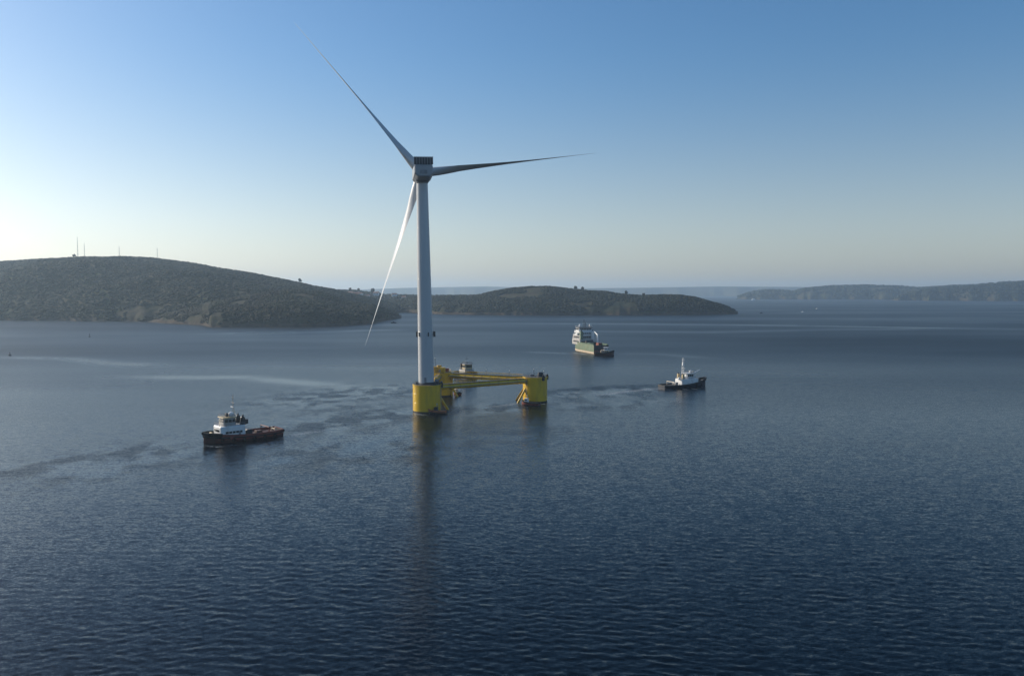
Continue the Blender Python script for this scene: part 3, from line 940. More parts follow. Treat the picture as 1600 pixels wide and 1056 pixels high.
a = MB(); a.box(-0.5, 0.5, -3.72, -3.4, 1.2, 3.4); a.build('tower_door', M['grey'], tower)

# nacelle
AXAZ = math.atan2(661 - 800, FPX) - R(4.0)
TILT = R(5)
N = Vector((math.sin(AXAZ) * math.cos(TILT), math.cos(AXAZ) * math.cos(TILT), math.sin(TILT)))   # rotor axis, pointing away from the camera
topw = A0 + base + lean @ Vector((0, 0, ht))
nac_m = Matrix.Translation(rel(topw)) @ Matrix.Rotation(-AXAZ, 4, 'Z') @ Matrix.Rotation(R(-0.85), 4, 'Y')
# local nacelle frame: +y towards the rotor, z up, origin at the top of the tower
def nring(y, hw, z0, z1, ch, chb):
    return [(-hw + chb, y, z0), (hw - chb, y, z0), (hw, y, z0 + chb), (hw, y, z1 - ch), (hw - ch, y, z1), (-hw + ch, y, z1), (-hw, y, z1 - ch), (-hw, y, z0 + chb)]
nb = MB().loft([nring(-11.5, 3.75, 1.2, 5.7, 0.5, 1.3), nring(-11.1, 4.1, 0.7, 6.0, 0.5, 1.4), nring(-4.0, 4.15, 0.15, 6.0, 0.5, 1.2), nring(4.2, 4.15, 0.15, 6.0, 0.5, 1.0), nring(5.6, 3.2, 0.7, 5.6, 0.9, 1.0)])
nacelle = nb.build('nacelle', M['nacelle'], root)
nacelle.matrix_local = nac_m
MB().lathe([(2.62, -0.9), (2.9, -0.3), (3.1, 0.2)], 48).build('yaw_ring', M['grey'], nacelle, True)
# radiator bank on the back of the roof
cl = MB()
cl.box(-4.15, 4.15, -11.3, -10.5, 6.05, 9.25)
cool = cl.build('radiator', M['cooler'], nacelle)
a = MB()
for k in range(8):
    x = -4.15 + 8.3 * k / 7
    a.box(x - 0.11, x + 0.11, -11.48, -11.31, 6.05, 9.35)
a.box(-4.26, 4.26, -11.48, -11.31, 9.36, 9.5)
a.build('radiator_frame', M['grey'], cool)
for x in (-3.6, 0, 3.6):
    MB().tube((x, -8.0, 6.0), (x, -10.45, 8.7), 0.12, 0.12, 6).build('radiator_strut', M['grey'], cool)
a = MB(); a.tube((2.8, -2, 6.0), (2.8, -2, 8.2), 0.07, 0.05, 5); a.tube((2.3, -2, 7.8), (3.3, -2, 7.8), 0.05, 0.05, 5); a.build('wind_vane', M['grey'], nacelle)
a = MB(); a.box(-2.0, 2.0, -6, 2, 6.0, 6.25); a.build('roof_hatch', M['turbine'], nacelle)
MB().box(-1.6, 1.6, -11.62, -11.53, 1.9, 3.6).build('rear_hatch', M['grey'], nacelle)

# rotor
hubc = rel(HUB)
Rv = N.cross(Vector((0, 0, 1))).normalized()          # to the right as seen from the camera
Uv = Rv.cross(N).normalized()
def ring_about(c, ax, r, n=32):
    u = ax.orthogonal().normalized(); w_ = ax.cross(u)
    return [c + u * (r * math.cos(2 * math.pi * k / n)) + w_ * (r * math.sin(2 * math.pi * k / n)) for k in range(n)]
hb = MB().loft([ring_about(hubc + N * s, N, r) for s, r in ((-3.4, 2.5), (-2.6, 3.0), (-1.0, 3.3), (1.0, 3.25), (2.4, 2.6), (3.3, 1.5), (3.7, 0.3))])
hub = hb.build('hub', M['turbine'], root, True)
NACA = []
for k in range(9):
    x = 0.5 * (1 - math.cos(math.pi * k / 8))
    y = 5 * (0.2969 * x ** 0.5 - 0.126 * x - 0.3516 * x ** 2 + 0.2843 * x ** 3 - 0.1036 * x ** 4)
    NACA.append((x, y))
outline = [(x, y) for x, y in NACA] + [(x, -y * 0.75) for x, y in reversed(NACA[1:-1])]
def blade(phi):
    rd = (Uv * math.cos(phi) + Rv * math.sin(phi)).normalized()
    tg = N.cross(rd).normalized()
    st = [  # r, chord, thickness ratio, pitch of the chord out of the rotor plane, circle blend
        (1.8, 4.2, 1.0, 62, 1), (4.5, 4.2, 1.0, 62, 1), (8, 4.5, 0.78, 62, 0.6), (12, 5.1, 0.52, 64, 0.25), (17, 5.4, 0.38, 67, 0), (24, 5.0, 0.31, 72, 0),
        (32, 4.3, 0.27, 77, 0), (40, 3.6, 0.24, 81, 0), (50, 2.85, 0.22, 85, 0), (60, 2.2, 0.20, 88, 0), (68, 1.6, 0.17, 90, 0), (75, 1.1, 0.15, 90, 0), (79.5, 0.7, 0.14, 90, 0), (82, 0.2, 0.14, 90, 0)]
    rings = []
    for r, c, th, pt, circ in st:
        r *= 1.05 if r > 10 else 1
        b = R(pt)
        cd = -tg * math.cos(b) - N * math.sin(b)      # leading to trailing edge
        td = tg * math.sin(b) - N * math.cos(b)
        cen = hubc + rd * r + N * (3.0 * (r / 82) ** 2.2)
        pts = []
        for j, (x, y) in enumerate(outline):
            ca = 2 * math.pi * j / len(outline)
            px_, py_ = (x - 0.35) * c, y * th * c
            qx, qy = -math.cos(ca) * c / 2, math.sin(ca) * c / 2
            pts.append(cen + cd * (px_ * (1 - circ) + qx * circ) + td * (py_ * (1 - circ) + qy * circ))
        rings.append(pts)
    o = MB().loft(rings).build('blade', M['turbine'], root, True, 60)
    return o
for ph in (-41.0, 82.0, 198.0):
    blade(R(ph))

# ------------------------------------------------------------------ boats
def hull_shape(L, B, zd, rise, stern_w=0.8, bow_pow=2.3, n=22, stern_rise=0.0, flare=0.0):
    st = []
    for i in range(n + 1):
        s = i / n
        s = s if 0 < i < n else (0.0 if i == 0 else 1.0)
        if s < 0.14: b = stern_w + (1 - stern_w) * math.sin(s / 0.14 * math.pi / 2)
        elif s < 0.55: b = 1.0
        else: b = max(1 - ((s - 0.55) / 0.45) ** bow_pow, 0.0) ** 0.62
        b = max(b, 0.03) * B / 2
        z = zd + rise * max(0, (s - 0.35) / 0.65) ** 1.7 + stern_rise * max(0, 1 - s / 0.25) ** 2
        wl = b * (0.94 - flare * max(0, (s - 0.5) / 0.5))
        st.append((L * (s - 0.5), b, z, wl, s))
    return st

def make_hull(t, st, m_hull, m_bul, m_deck, bul=1.0, draft=2.0, boot=None):
    rings = []
    for x, b, z, wl, s in st:
        rk = 0.05 * max(0, s - 0.85) / 0.15
        rings.append([(x, -b, z), (x, -b * 0.98, z * 0.55), (x, -wl, 0.1), (x * (1 - rk), -wl * 0.8, -draft * 0.7), (x * (1 - rk), 0, -draft),
                      (x * (1 - rk), wl * 0.8, -draft * 0.7), (x, wl, 0.1), (x, b * 0.98, z * 0.55), (x, b, z)])
    MB().loft(rings).build('hull', m_hull, t, True, 40)
    # bulwark
    m = MB()
    rings = []
    for x, b, z, wl, s in st:
        o = max(b + 0.06, 0.08)
        rings.append((x, o, z, max(b - 0.12, 0.02)))
    for sg in (-1, 1):
        m.loft([[(x, sg * o, z - 0.25), (x, sg * o * 1.01, z + bul), (x, sg * i, z + bul), (x, sg * i, z + 0.02)] for x, o, z, i in rings])
    x, b, z, wl, s = st[0]
    m.box(x - 0.16, x - 0.005, -b, b, z - 0.25, z + bul)
    m.build('bulwark', m_bul, t)
    m = MB()
    m.loft([[(x, -max(b - 0.14, 0.02), z + 0.03), (x, max(b - 0.14, 0.02), z + 0.03)] for x, b, z, wl, s in st], cap=False, closed=False)
    m.build('deck', m_deck, t)

def fender_line(t, st, r, dz, s0=0.0, s1=1.0, name='rubbing_fender', m='rubber'):
    for sg in (-1, 1):
        pts = [(x, sg * (b + r * 0.4), z + dz) for x, b, z, wl, s in st if s0 <= s <= s1]
        MB().path(pts, r, 8).build(name, M[m], t)

def tyres(t, st, zo, every=3):
    for i, (x, b, z, wl, s) in enumerate(st):
        if i % every or s > 0.85 or s < 0.05: continue
        for sg in (-1, 1):
            a = MB()
            R0, r0 = 0.48, 0.2
            pr = []
            for k in range(10):
                an = 2 * math.pi * k / 10
                pr.append([(x + (R0 + r0 * math.cos(q)) * math.cos(an), sg * (b + 0.22 + r0 * math.sin(q)), z * zo + (R0 + r0 * math.cos(q)) * math.sin(an)) for q in [2 * math.pi * j / 6 for j in range(6)]])
            pr.append(pr[0])
            a.loft(pr, cap=False); a.build('tyre_fender', M['rubber'], t)

def windows(parent, x, w_, zlo, zhi, n, axis='x', y=0.0, out=0.06, gap=0.16, sign=1):
    """a row of separate panes on a flat house face"""
    for k in range(n):
        a0 = -w_ / 2 + w_ * (k + gap / 2) / n; a1 = -w_ / 2 + w_ * (k + 1 - gap / 2) / n
        m = MB()
        if axis == 'x': m.box(min(x - 0.04, x + sign * out), max(x + 0.04 * 0, x + sign * out, x), a0, a1, zlo, zhi)
        else: m.box(y + a0, y + a1, min(x, x + sign * out), max(x, x + sign * out), zlo, zhi)
        m.build('window', M['glass'], parent)

def boat_mast(t, x, z0, z1, m='cream', yard=2.0, name='mast', r=0.16, radar=True):
    a = MB(); a.tube((x, 0, z0), (x, 0, z1), r, r * 0.5, 8)
    a.tube((x - 0.9, 0, z0), (x - 0.05, 0, z0 + (z1 - z0) * 0.55), 0.09, 0.07, 6)
    o = a.build(name, M[m], t)
    for q, y_ in ((0.62, yard), (0.86, yard * 0.6)):
        z = z0 + (z1 - z0) * q
        MB().tube((x, -y_ / 2, z), (x, y_ / 2, z), 0.07, 0.07, 6).build('yard', M[m], o)
        for sg in (-1, 1):
            MB().lathe([(0.14, 0), (0.14, 0.3), (0.02, 0.34)], 8, (x, sg * y_ / 2, z)).build('mast_lamp', M['lamp'], o)
    if radar:
        z = z0 + (z1 - z0) * 0.42
        MB().box(x + 0.15, x + 0.45, -1.2, 1.2, z, z + 0.22).build('radar', M['white'], o)
    return o

def house_block(t, x0, x1, w_, z0, z1, m, name='deckhouse', r=0.5, tx=0.0):
    return MB().rbox(x0, x1, -w_ / 2, w_ / 2, z0, z1, r, tx).build(name, M[m], t, True, 30)

def rails(t, x0, x1, w_, z, m='grey'):
    return railing(t, [(x0, -w_ / 2, 0), (x1, -w_ / 2, 0), (x1, w_ / 2, 0), (x0, w_ / 2, 0)], z, 'railing', True, 1.0, m, 1.5)


# --- left tug: maroon and black, white deckhouse forward
b, s_ = W(316.5, 693), W(437, 678)
c = (b + s_) / 2 - Vector((0, 0, 0.75))
hd = math.atan2((b - s_).y, (b - s_).x)
L = (b - s_).length - 0.8
t = thing('tugboat', 'maroon and black tugboat with a white deckhouse, leading at the lower left', 'tugboat', c, hd, 'tugboats around the floating turbine')
st = hull_shape(L, 10.2, 2.3, 1.4, 0.82, 2.6, stern_rise=0.2)
make_hull(t, st, M['maroon_d'], M['maroon'], M['deckred'], 0.9)
# painted maroon strake along the topsides
for sg in (-1, 1):
    a = MB().loft([[(x, sg * (bb * 0.985 + 0.03), z * 0.62), (x, sg * (bb + 0.035), z - 0.28), (x, sg * (bb - 0.1), z - 0.28), (x, sg * (bb * 0.985 - 0.1), z * 0.62)] for x, bb, z, wl, s in st if s < 0.9])
    a.build('strake', M['maroon'], t)
fender_line(t, st, 0.34, -0.35, 0.72, 1.0, 'bow_fender'); fender_line(t, st, 0.62, 0.65, 0.80, 1.0, 'bow_fender'); fender_line(t, st, 0.2, -0.12, 0.0, 0.7)
tyres(t, st, 0.62, 3)
a = MB(); a.path([(-L / 2 - 0.2, -3.6, 2.6), (-L / 2 - 0.35, 0, 2.6), (-L / 2 - 0.2, 3.6, 2.6)], 0.6, 10); a.build('stern_fender', M['rubber'], t)
dk = house_block(t, 0.0, 9.6, 7.4, 2.35, 6.6, 'white', 'deckhouse', 0.8)
windows(dk, 9.6, 5.2, 4.6, 5.4, 4); windows(dk, 3.7, 6.5, 3.9, 4.7, 5, 'y', 4.6); windows(dk, -3.7, 6.5, 3.9, 4.7, 5, 'y', 4.6, sign=-1)
MB().box(2.0, 2.9, 3.68, 3.76, 2.5, 4.5).build('door', M['grey'], dk)
rails(dk, 0.4, 9.2, 7.0, 6.6)
wh = house_block(t, 3.2, 8.0, 5.4, 6.65, 9.5, 'greyp', 'wheelhouse', 0.7, 0.25)
windows(wh, 7.92, 4.4, 7.9, 9.0, 4); windows(wh, 2.7, 4.2, 7.9, 9.0, 3, 'y', 5.6); windows(wh, -2.7, 4.2, 7.9, 9.0, 3, 'y', 5.6, sign=-1)
MB().rbox(2.9, 8.3, -2.95, 2.95, 9.5, 9.75, 0.6).build('wheelhouse_roof', M['buff'], wh)
rails(wh, 3.3, 7.9, 5.2, 9.75)
MB().lathe([(0.9, 9.8), (1.0, 10.4), (0.75, 11.1), (0.1, 11.4)], 14, (4.2, 0, 0)).build('radar_dome', M['white'], wh, True)
MB().rbox(5.4, 6.3, -0.7, 0.7, 9.75, 11.0, 0.2).build('monitor_base', M['dark'], wh)
for sg in (-1, 1):
    f = MB().rbox(-0.4, 1.8, sg * 2.2 - 0.9, sg * 2.2 + 0.9, 6.6, 9.5, 0.6, 0.4).build('funnel', M['black'], t, True, 30)
    MB().tube((0.7, sg * 2.2, 9.5), (0.5, sg * 2.2, 10.2), 0.34, 0.3, 10).build('exhaust_pipe', M['dark'], f)
MB().rbox(-1.6, 0.2, -2.2, 2.2, 6.6, 8.3, 0.3).build('engine_casing', M['dark'], t)
boat_mast(t, 3.4, 9.7, 17.8, 'cream', 2.6)
a = MB(); a.tube((-2.2, -1.5, 3.4), (-2.2, 1.5, 3.4), 0.9, 0.9, 18); a.box(-3.2, -1.2, -1.9, -1.5, 2.3, 4.2); a.box(-3.2, -1.2, 1.5, 1.9, 2.3, 4.2); a.build('towing_winch', M['dark'], t)
a = MB(); a.path([(-9, -3.6, 2.4), (-9, -3.6, 4.6), (-9, 3.6, 4.6), (-9, 3.6, 2.4)], 0.2, 8); a.build('towing_gantry', M['maroon'], t)
a = MB(); a.tube((-12.4, 1.6, 2.3), (-12.4, 1.6, 3.9), 0.3, 0.3, 10); a.tube((-12.4, -1.6, 2.3), (-12.4, -1.6, 3.9), 0.3, 0.3, 10); a.tube((-12.4, -1.9, 3.3), (-12.4, 1.9, 3.3), 0.2, 0.2, 8); a.build('towing_bitts', M['cream'], t)
a = MB(); a.tube((11.6, -1.0, 4.0), (11.6, 1.0, 4.0), 0.55, 0.55, 14); a.build('anchor_windlass', M['buff'], t)
MB().rbox(-7.5, -5.2, -1.2, 1.2, 2.35, 3.3, 0.2).build('deck_hatch', M['deckred'], t)

# --- right tug: dark hull with a tall white mast, bow to the right
s_, b = W(1033.5, 607), W(1102, 602.5)
c = (b + s_) / 2 - Vector((0, 0, 0.4))
hd = math.atan2((b - s_).y, (b - s_).x)
L = (b - s_).length
t = thing('tugboat', 'dark navy tugboat with a tall white lattice mast, bow raised to the right', 'tugboat', c, hd, 'tugboats around the floating turbine')
st = hull_shape(L, 9.6, 1.7, 2.8, 0.66, 2.3, flare=0.15)
make_hull(t, st, M['navy'], M['black'], M['deckgrey'], 0.8)
fender_line(t, st, 0.3, -0.2, 0.0, 1.0); fender_line(t, st, 0.5, 0.7, 0.86, 1.0, 'bow_fender'); tyres(t, st, 0.55, 3)
dk = house_block(t, -3.8, 8.2, 7.0, 1.75, 5.4, 'white', 'deckhouse', 0.7)
windows(dk, -3.4, 8.0, 3.3, 4.1, 5, 'y', 2.0, sign=-1); windows(dk, 3.4, 8.0, 3.3, 4.1, 5, 'y', 2.0)
rails(dk, -3.1, 6.6, 6.4, 5.4)
wh = house_block(t, 0.4, 5.2, 5.2, 5.45, 8.4, 'white', 'wheelhouse', 0.7, 0.3)
windows(wh, 5.05, 4.2, 6.7, 7.9, 4); windows(wh, -2.6, 4.0, 6.7, 7.9, 3, 'y', 2.8, sign=-1); windows(wh, 2.6, 4.0, 6.7, 7.9, 3, 'y', 2.8)
MB().rbox(0.1, 5.6, -2.85, 2.85, 8.4, 8.65, 0.5).build('wheelhouse_roof', M['white'], wh)
rails(wh, 0.5, 5.2, 5.0, 8.65)
for sg in (-1, 1):
    f = MB().rbox(-3.0, -1.4, sg * 2.1 - 0.7, sg * 2.1 + 0.7, 5.4, 8.2, 0.35, 0.15).build('funnel', M['buff'], t, True, 30)
    MB().tube((-2.3, sg * 2.1, 8.2), (-2.5, sg * 2.1, 8.9), 0.3, 0.3, 10).build('exhaust_pipe', M['dark'], f)
a = MB()
for sx, sy in ((-0.7, -0.7), (0.7, -0.7), (0.7, 0.7), (-0.7, 0.7)):
    a.tube((-0.6 + sx, sy, 8.0), (-0.6 + sx * 0.35, sy * 0.35, 17.6), 0.14, 0.1, 6)
for k in range(6):
    z = 8.6 + k * 1.5; q = 0.7 * (1 - 0.65 * (z - 8) / 9.6)
    a.path([(-0.6 - q, -q, z), (-0.6 + q, -q, z), (-0.6 + q, q, z), (-0.6 - q, q, z), (-0.6 - q, -q, z)], 0.08, 5)
    a.path([(-0.6 - q, -q, z), (-0.6 + q * 0.9, -q * 0.9, z + 1.4)], 0.06, 5)
ms = a.build('mast', M['white'], t)
MB().rbox(-1.1, -0.1, -0.5, 0.5, 13.2, 15.0, 0.2).build('lamp_box', M['white'], ms)
MB().tube((-0.6, -1.3, 16.4), (-0.6, 1.3, 16.4), 0.09, 0.09, 6).build('yard', M['white'], ms)
MB().box(-0.3, 0.1, -1.4, 1.4, 11.2, 11.45).build('radar', M['white'], ms)
MB().lathe([(0.7, 8.7), (0.85, 9.2), (0.65, 9.9), (0.1, 10.2)], 12, (3.8, -1.2, 0)).build('radar_dome', M['white'], wh, True)
a = MB(); a.tube((5.6, -2.2, 8.6), (9.8, -2.4, 10.4), 0.34, 0.2, 8); a.tube((5.6, -2.2, 5.4), (5.6, -2.2, 8.6), 0.3, 0.3, 8); a.build('deck_crane', M['white'], t)
a = MB(); a.tube((-6.2, -1.3, 2.9), (-6.2, 1.3, 2.9), 0.8, 0.8, 16); a.box(-7.0, -5.4, -1.7, -1.3, 1.9, 3.7); a.box(-7.0, -5.4, 1.3, 1.7, 1.9, 3.7); a.build('towing_winch', M['grey'], t)
a = MB(); a.path([(-9.5, -3.4, 2.0), (-9.5, -3.4, 4.0), (-9.5, 3.4, 4.0), (-9.5, 3.4, 2.0)], 0.18, 8); a.build('towing_gantry', M['cream'], t)
MB().ball((-4.4, -1.4, 5.7), 0.8).build('liferaft', M['white'], t, True)
MB().rbox(10.0, 11.6, -1.2, 1.2, 3.6, 5.2, 0.3).build('anchor_windlass', M['dark'], t)

# --- tug behind the platform, seen almost end on
t = thing('tugboat', 'black tugboat with a pale wheelhouse half hidden behind the rear platform beam', 'tugboat', W(729, 591), R(-62), 'tugboats around the floating turbine')
st = hull_shape(24, 9.0, 2.6, 1.8, 0.82, 2.5)
make_hull(t, st, M['black'], M['black'], M['deckgrey'], 1.1)
fender_line(t, st, 0.35, 0, 0, 1)
dk = house_block(t, -5.0, 5.0, 6.4, 2.6, 5.6, 'greyp', 'deckhouse', 0.6)
windows(dk, 5.0, 4.6, 4.2, 5.0, 3); windows(dk, 3.2, 8, 4.2, 5.0, 4, 'y')
rails(dk, -4.6, 4.6, 6.0, 5.6)
wh = house_block(t, -1.5, 3.6, 5.2, 5.65, 9.2, 'buff', 'wheelhouse', 0.7, 0.3)
windows(wh, 3.45, 4.2, 7.2, 8.6, 4); windows(wh, 2.6, 4.0, 7.2, 8.6, 3, 'y', 1.0); windows(wh, -2.6, 4.0, 7.2, 8.6, 3, 'y', 1.0, sign=-1)
MB().rbox(-1.8, 3.9, -2.8, 2.8, 9.2, 9.45, 0.5).build('wheelhouse_roof', M['grey'], wh)
rails(wh, -1.4, 3.4, 5.0, 9.45, 'dark')
for sg in (-1, 1):
    MB().rbox(-4.4, -2.6, sg * 2.0 - 0.7, sg * 2.0 + 0.7, 5.6, 9.6, 0.35, 0.15).build('funnel', M['black'], t, True, 30)
boat_mast(t, 0.4, 9.4, 14.0, 'grey', 3.0)
a = MB(); a.tube((-7, -1.3, 3.5), (-7, 1.3, 3.5), 0.8, 0.8, 16); a.build('towing_winch', M['dark'], t)

# --- green offshore supply ship, seen from astern
near = W(927.5, 553.5)
hd_v = Vector((-math.sin(R(17)), math.cos(R(17)), 0))
rt = Vector((hd_v.y, -hd_v.x, 0))
Ls, Bs = 58.0, 14.6
c = near + hd_v * (Ls / 2) + rt * (Bs / 2)
t = thing('supply_ship', 'green offshore supply ship with a tall white bridge, seen from astern', 'ship', c, math.atan2(hd_v.y, hd_v.x))
st = hull_shape(Ls, Bs, 6.2, 2.4, 0.97, 2.4)
make_hull(t, st, M['green'], M['green'], M['greend'], 1.8, 3.0)
# dark stern plating with roller
MB().box(-Ls / 2 - 0.32, -Ls / 2 - 0.18, -Bs / 2 + 0.3, Bs / 2 - 0.1, 0.3, 7.9).build('stern_plate', M['black'], t)
MB().tube((-Ls / 2 - 0.6, -3.2, 5.6), (-Ls / 2 - 0.6, 3.2, 5.6), 0.9, 0.9, 20).build('stern_roller', M['dark'], t)
MB().box(-Ls / 2 - 0.40, -Ls / 2 - 0.34, -Bs / 2 + 0.6, Bs / 2 - 0.4, 0.4, 3.2).build('stern_band', M['maroon'], t)
for sg in (-1, 1):
    a = MB().loft([[(x, sg * (wl + 0.06 + (bb - wl) * 0.2), 0.15), (x, sg * (bb * 0.985 + 0.07), 1.9), (x, sg * (bb * 0.9), 1.9), (x, sg * (wl * 0.9), 0.15)] for x, bb, z, wl, s in st if s < 0.93])
    a.build('boot_topping', M['cream'], t)
MB().rbox(-16, -10, -6.8, -3.0, 6.25, 9.0, 0.3).build('deck_container', M['rust'], t)
MB().rbox(-17, -11, 1.0, 6.0, 6.25, 9.4, 0.3).build('deck_container', M['greend'], t)
for sg in (-1, 1):
    MB().box(-28, 4, sg * 6.7 - 0.4, sg * 6.7 + 0.4, 6.25, 9.0).build('cargo_rail', M['greend'], t)
d1 = house_block(t, 4, 25, 14.2, 6.3, 11.5, 'greyp', 'deckhouse', 1.2)
d2 = house_block(t, 5, 24, 13.4, 11.5, 15.0, 'greyp', 'deckhouse', 1.0)
d3 = house_block(t, 6, 22, 12.6, 15.0, 18.4, 'white', 'deckhouse', 1.0)
wh = house_block(t, 7, 17, 13.6, 18.4, 22.0, 'white', 'bridge', 1.0, 0.3)
for o, x, zlo, hw in ((d1, 4, 8.6, 12), (d2, 5, 12.6, 11), (d3, 6, 16.2, 11)):
    windows(o, x, hw, zlo, zlo + 1.1, 6, sign=-1)
    windows(o, (14.2, 13.4, 12.6)[(d1, d2, d3).index(o)] / 2, 14, zlo, zlo + 1.1, 8, 'y', 14)
windows(wh, 7.2, 11.5, 20.0, 21.4, 7, sign=-1); windows(wh, 6.8, 8, 20.0, 21.4, 5, 'y', 12)
MB().rbox(6.5, 17.5, -7.2, 7.2, 22.0, 22.4, 0.6).build('bridge_roof', M['dark'], wh)
for o, x0, x1, w_, z in ((d1, 4.2, 24.6, 13.8, 11.5), (d2, 5.2, 23.6, 13.0, 15.0), (d3, 6.2, 21.6, 12.2, 18.4), (wh, 7.0, 17.0, 13.2, 22.4)):
    rails(o, x0, x1, w_, z, 'white')
for sg in (-1, 1):
    f = MB().rbox(3.0, 6.4, sg * 5.6 - 1.3, sg * 5.6 + 1.3, 11.5, 19.0, 0.6, 0.3).build('funnel', M['white'] if sg < 0 else M['green'], t, True, 30)
    MB().tube((4.7, sg * 5.6, 19.0), (4.2, sg * 5.6, 20.4), 0.5, 0.4, 10).build('exhaust_pipe', M['dark'], f)
    MB().rbox(8.5, 13.5, sg * 7.2 - 0.9, sg * 7.2 + 0.9, 15.4, 17.2, 0.7).build('lifeboat', M['white'], t, True, 30)
boat_mast(t, 12.0, 22.4, 30.0, 'dark', 4.0, r=0.3)
boat_mast(t, 8.5, 22.8, 27.0, 'dark', 3.0, r=0.25, radar=False)
for y_ in (-5.2, 5.0):
    MB().lathe([(0.8, 22.9), (1.2, 23.8), (1.0, 24.9), (0.1, 25.5)], 12, (9.5, y_, 0)).build('radar_dome', M['white'], wh, True)
a = MB(); a.tube((-6, -6.4, 8.0), (-6, -6.4, 16.0), 0.9, 0.7, 12); a.tube((-6, -6.4, 15.8), (-1.0, -5.4, 18.6), 0.6, 0.4, 8); a.build('deck_crane', M['white'], t)
MB().tube((-1, -3.5, 8.6), (-1, 3.5, 8.6), 2.1, 2.1, 20).build('towing_winch', M['dark'], t)

# --- dark red tug close under the stern of the green ship
t = thing('tugboat', 'dark red tugboat with a cream cabin, close beside the stern of the green supply ship', 'tugboat', W(944.5, 556.0), R(-14), 'tugboats around the floating turbine')
st = hull_shape(16.5, 6.4, 2.2, 1.9, 0.8, 2.3, flare=0.1)
make_hull(t, st, M['maroon_d'], M['black'], M['rust'], 0.9, 1.2)
fender_line(t, st, 0.3, 0.0, 0.0, 1.0); fender_line(t, st, 0.4, 0.7, 0.85, 1.0, 'bow_fender')
dk = house_block(t, -3.2, 4.0, 4.6, 2.3, 5.0, 'cream', 'deckhouse', 0.6)
windows(dk, -2.3, 6.0, 3.6, 4.4, 4, 'y', 0.4, sign=-1)
wh = house_block(t, -0.6, 3.2, 3.8, 5.05, 7.3, 'white', 'wheelhouse', 0.6, 0.25)
windows(wh, -1.9, 3.2, 5.9, 6.8, 3, 'y', 1.2, sign=-1); windows(wh, 3.05, 3.0, 5.9, 6.8, 3)
MB().rbox(-0.9, 3.5, -2.1, 2.1, 7.3, 7.5, 0.5).build('wheelhouse_roof', M['white'], wh)
MB().tube((-2.2, 0, 5.0), (-2.4, 0, 7.0), 0.5, 0.45, 10).build('funnel', M['black'], t)
boat_mast(t, 0.6, 7.5, 10.0, 'grey', 1.2, r=0.1, radar=False)
a = MB(); a.tube((-5.4, -0.8, 3.0), (-5.4, 0.8, 3.0), 0.5, 0.5, 12); a.build('towing_winch', M['dark'], t)

# --- small work boats at the columns
def workboat(name, label, loc, rz, L, B, m_hull, m_deck, m_cab, cab_x, group=None):
    t = thing(name, label, 'workboat', loc, rz, group)
    st = hull_shape(L, B, 0.9, 0.8, 0.9, 2.2, 14)
    make_hull(t, st, M[m_hull], M[m_deck], M['deckgrey'], 0.45, 0.6)
    fender_line(t, st, 0.16, 0.1, 0, 1)
    cb = MB().rbox(cab_x - 0.9, cab_x + 0.9, -B * 0.3, B * 0.3, 0.92, 3.0, 0.25, 0.15).build('cabin', M[m_cab], t, True, 30)
    windows(cb, cab_x + 0.82, B * 0.5, 2.0, 2.7, 3); windows(cb, B * 0.3, 1.4, 2.0, 2.7, 2, 'y', cab_x); windows(cb, -B * 0.3, 1.4, 2.0, 2.7, 2, 'y', cab_x, sign=-1)
    boat_mast(t, cab_x - 0.4, 3.0, 4.6, 'grey', 0.8, r=0.06, radar=False)
    a = MB(); a.rbox(-L / 2 - 0.5, -L / 2 - 0.05, -0.35, 0.35, 0.5, 1.6, 0.12); a.build('outboard_motor', M['dark'], t)
    return t
workboat('workboat', 'small orange and black workboat nudging the front yellow column', W(683.5, 646.0), R(168), 8.5, 3.0, 'black', 'orange', 'dark', 0.6)
workboat('workboat', 'small dark maroon workboat lying against the right yellow column', W(829, 632.0), R(155), 9.5, 3.6, 'maroon', 'black', 'white', 2.2)
workboat('workboat', 'small dark rust workboat beside the rear yellow column', W(714, 616), R(120), 6.5, 2.6, 'rust', 'black', 'cream', 0.5)

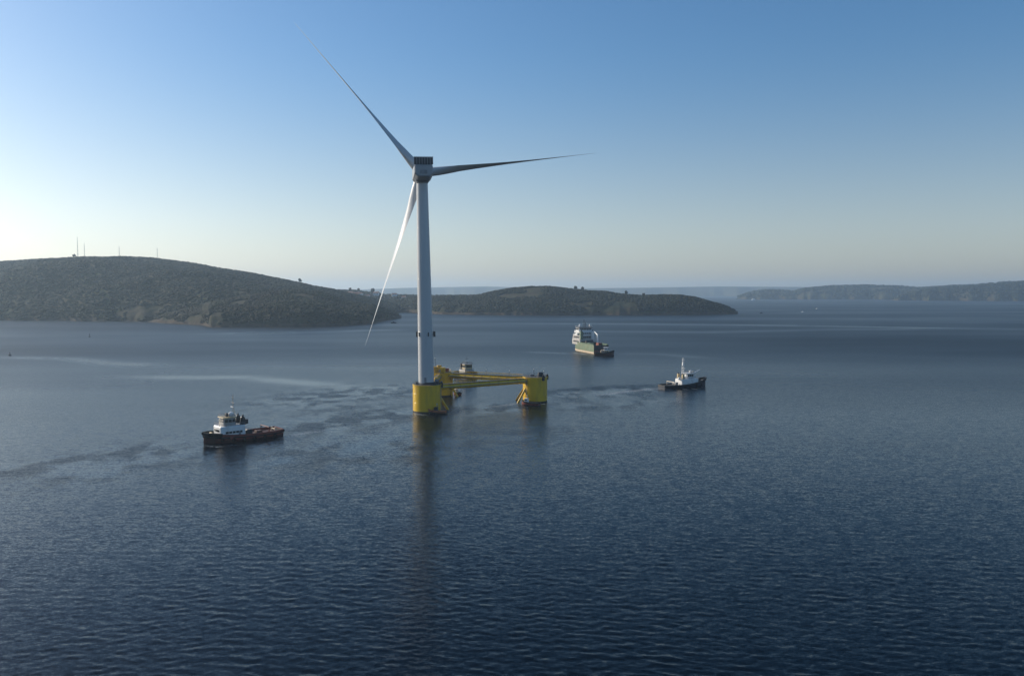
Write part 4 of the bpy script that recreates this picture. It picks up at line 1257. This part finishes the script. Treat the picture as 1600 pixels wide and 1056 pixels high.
# --- far boats
t = thing('ferry', 'white ferry far off in front of the right hills', 'ferry', W(1177, 469), R(200))
st = hull_shape(34, 9, 3.0, 1.5, 0.9, 2.3, 14); make_hull(t, st, M['white'], M['white'], M['grey'], 0.8)
d_ = house_block(t, -12, 10, 7.5, 3.0, 8.0, 'white'); house_block(t, -2, 8, 6.5, 8.0, 11.5, 'white', 'wheelhouse'); windows(d_, -3.75, 18, 5.2, 6.6, 8, 'y', -1, sign=-1)
MB().rbox(-7, -4.5, -1.5, 1.5, 8.0, 12.0, 0.4).build('funnel', M['white'], t); boat_mast(t, 1, 11.5, 15, 'white', 1.5)
def motorboat(label, loc, rz, s, m_='white'):
    t = thing('motorboat', label, 'motorboat', loc, rz)
    st = hull_shape(10 * s, 3.4 * s, 1.3 * s, 0.6 * s, 0.9, 2.2, 12); make_hull(t, st, M[m_], M[m_], M['grey'], 0.3, 0.6)
    cb = MB().rbox(-2.2 * s, 1.8 * s, -1.2 * s, 1.2 * s, 1.3 * s, 3.4 * s, 0.3, 0.4).build('cabin', M[m_], t, True, 30)
    windows(cb, -1.2 * s, 2.4 * s, 2.2 * s, 2.9 * s, 3, 'y', -0.2 * s, sign=-1)
    boat_mast(t, -0.6 * s, 3.3 * s, 5.2 * s, m_, 1.0, r=0.08, radar=False)
motorboat('bright white motorboat out on the open water right of the headland tip', W(1254, 488.5), R(190), 1.0)
motorboat('faint second white motorboat just right of the bright motorboat', W(1276.5, 483), R(20), 0.8)
motorboat('dark low motorboat close under the tip of the left headland', W(615, 505), R(175), 1.0, 'navy')
motorboat('dark flat motorboat beyond the pointed end of the central headland', W(1189, 489.8), R(5), 0.9, 'navy')

def buoy(label, loc, h):
    t = thing('buoy', label, 'buoy', loc, 0, 'dark channel buoys')
    MB().lathe([(1.1, -1), (1.2, 0.3), (1.0, 0.9), (0.2, 1.0)], 16).build('float', M['dark'], t, True)
    a = MB()
    for k in range(3):
        an = k * 2.094; a.tube((0.7 * math.cos(an), 0.7 * math.sin(an), 0.9), (0.15 * math.cos(an), 0.15 * math.sin(an), h), 0.1, 0.1, 5)
    a.build('cage', M['dark'], t)
    MB().lathe([(0.35, h), (0.35, h + 0.6), (0.05, h + 0.8)], 10).build('buoy_lamp', M['dark'], t)
buoy('dark buoy alone in the water below the hilltop masts', W(140, 526.5), 3.2)
buoy('dark buoy near the left edge above the pale slick', W(15.5, 555.5), 2.2)

# ------------------------------------------------------------------ haze
hz = MB().box(-17000, 17000, -17000, 17000, -9, 265).build('haze', None)
m = bpy.data.materials.new('haze_air')
m.use_nodes = True
n, l = m.node_tree.nodes, m.node_tree.links
n.clear()
vo = n.new('ShaderNodeVolumePrincipled')
vo.inputs['Color'].default_value = (0.62, 0.82, 1.0, 1)
vo.inputs['Density'].default_value = 0.00008
vo.inputs['Anisotropy'].default_value = 0.38
out = n.new('ShaderNodeOutputMaterial')
l.new(vo.outputs['Volume'], out.inputs['Volume'])
hz.data.materials.clear()
hz.data.materials.append(m)
tag(hz, 'thin bluish sea haze filling the air over the bay', 'haze', kind='stuff')
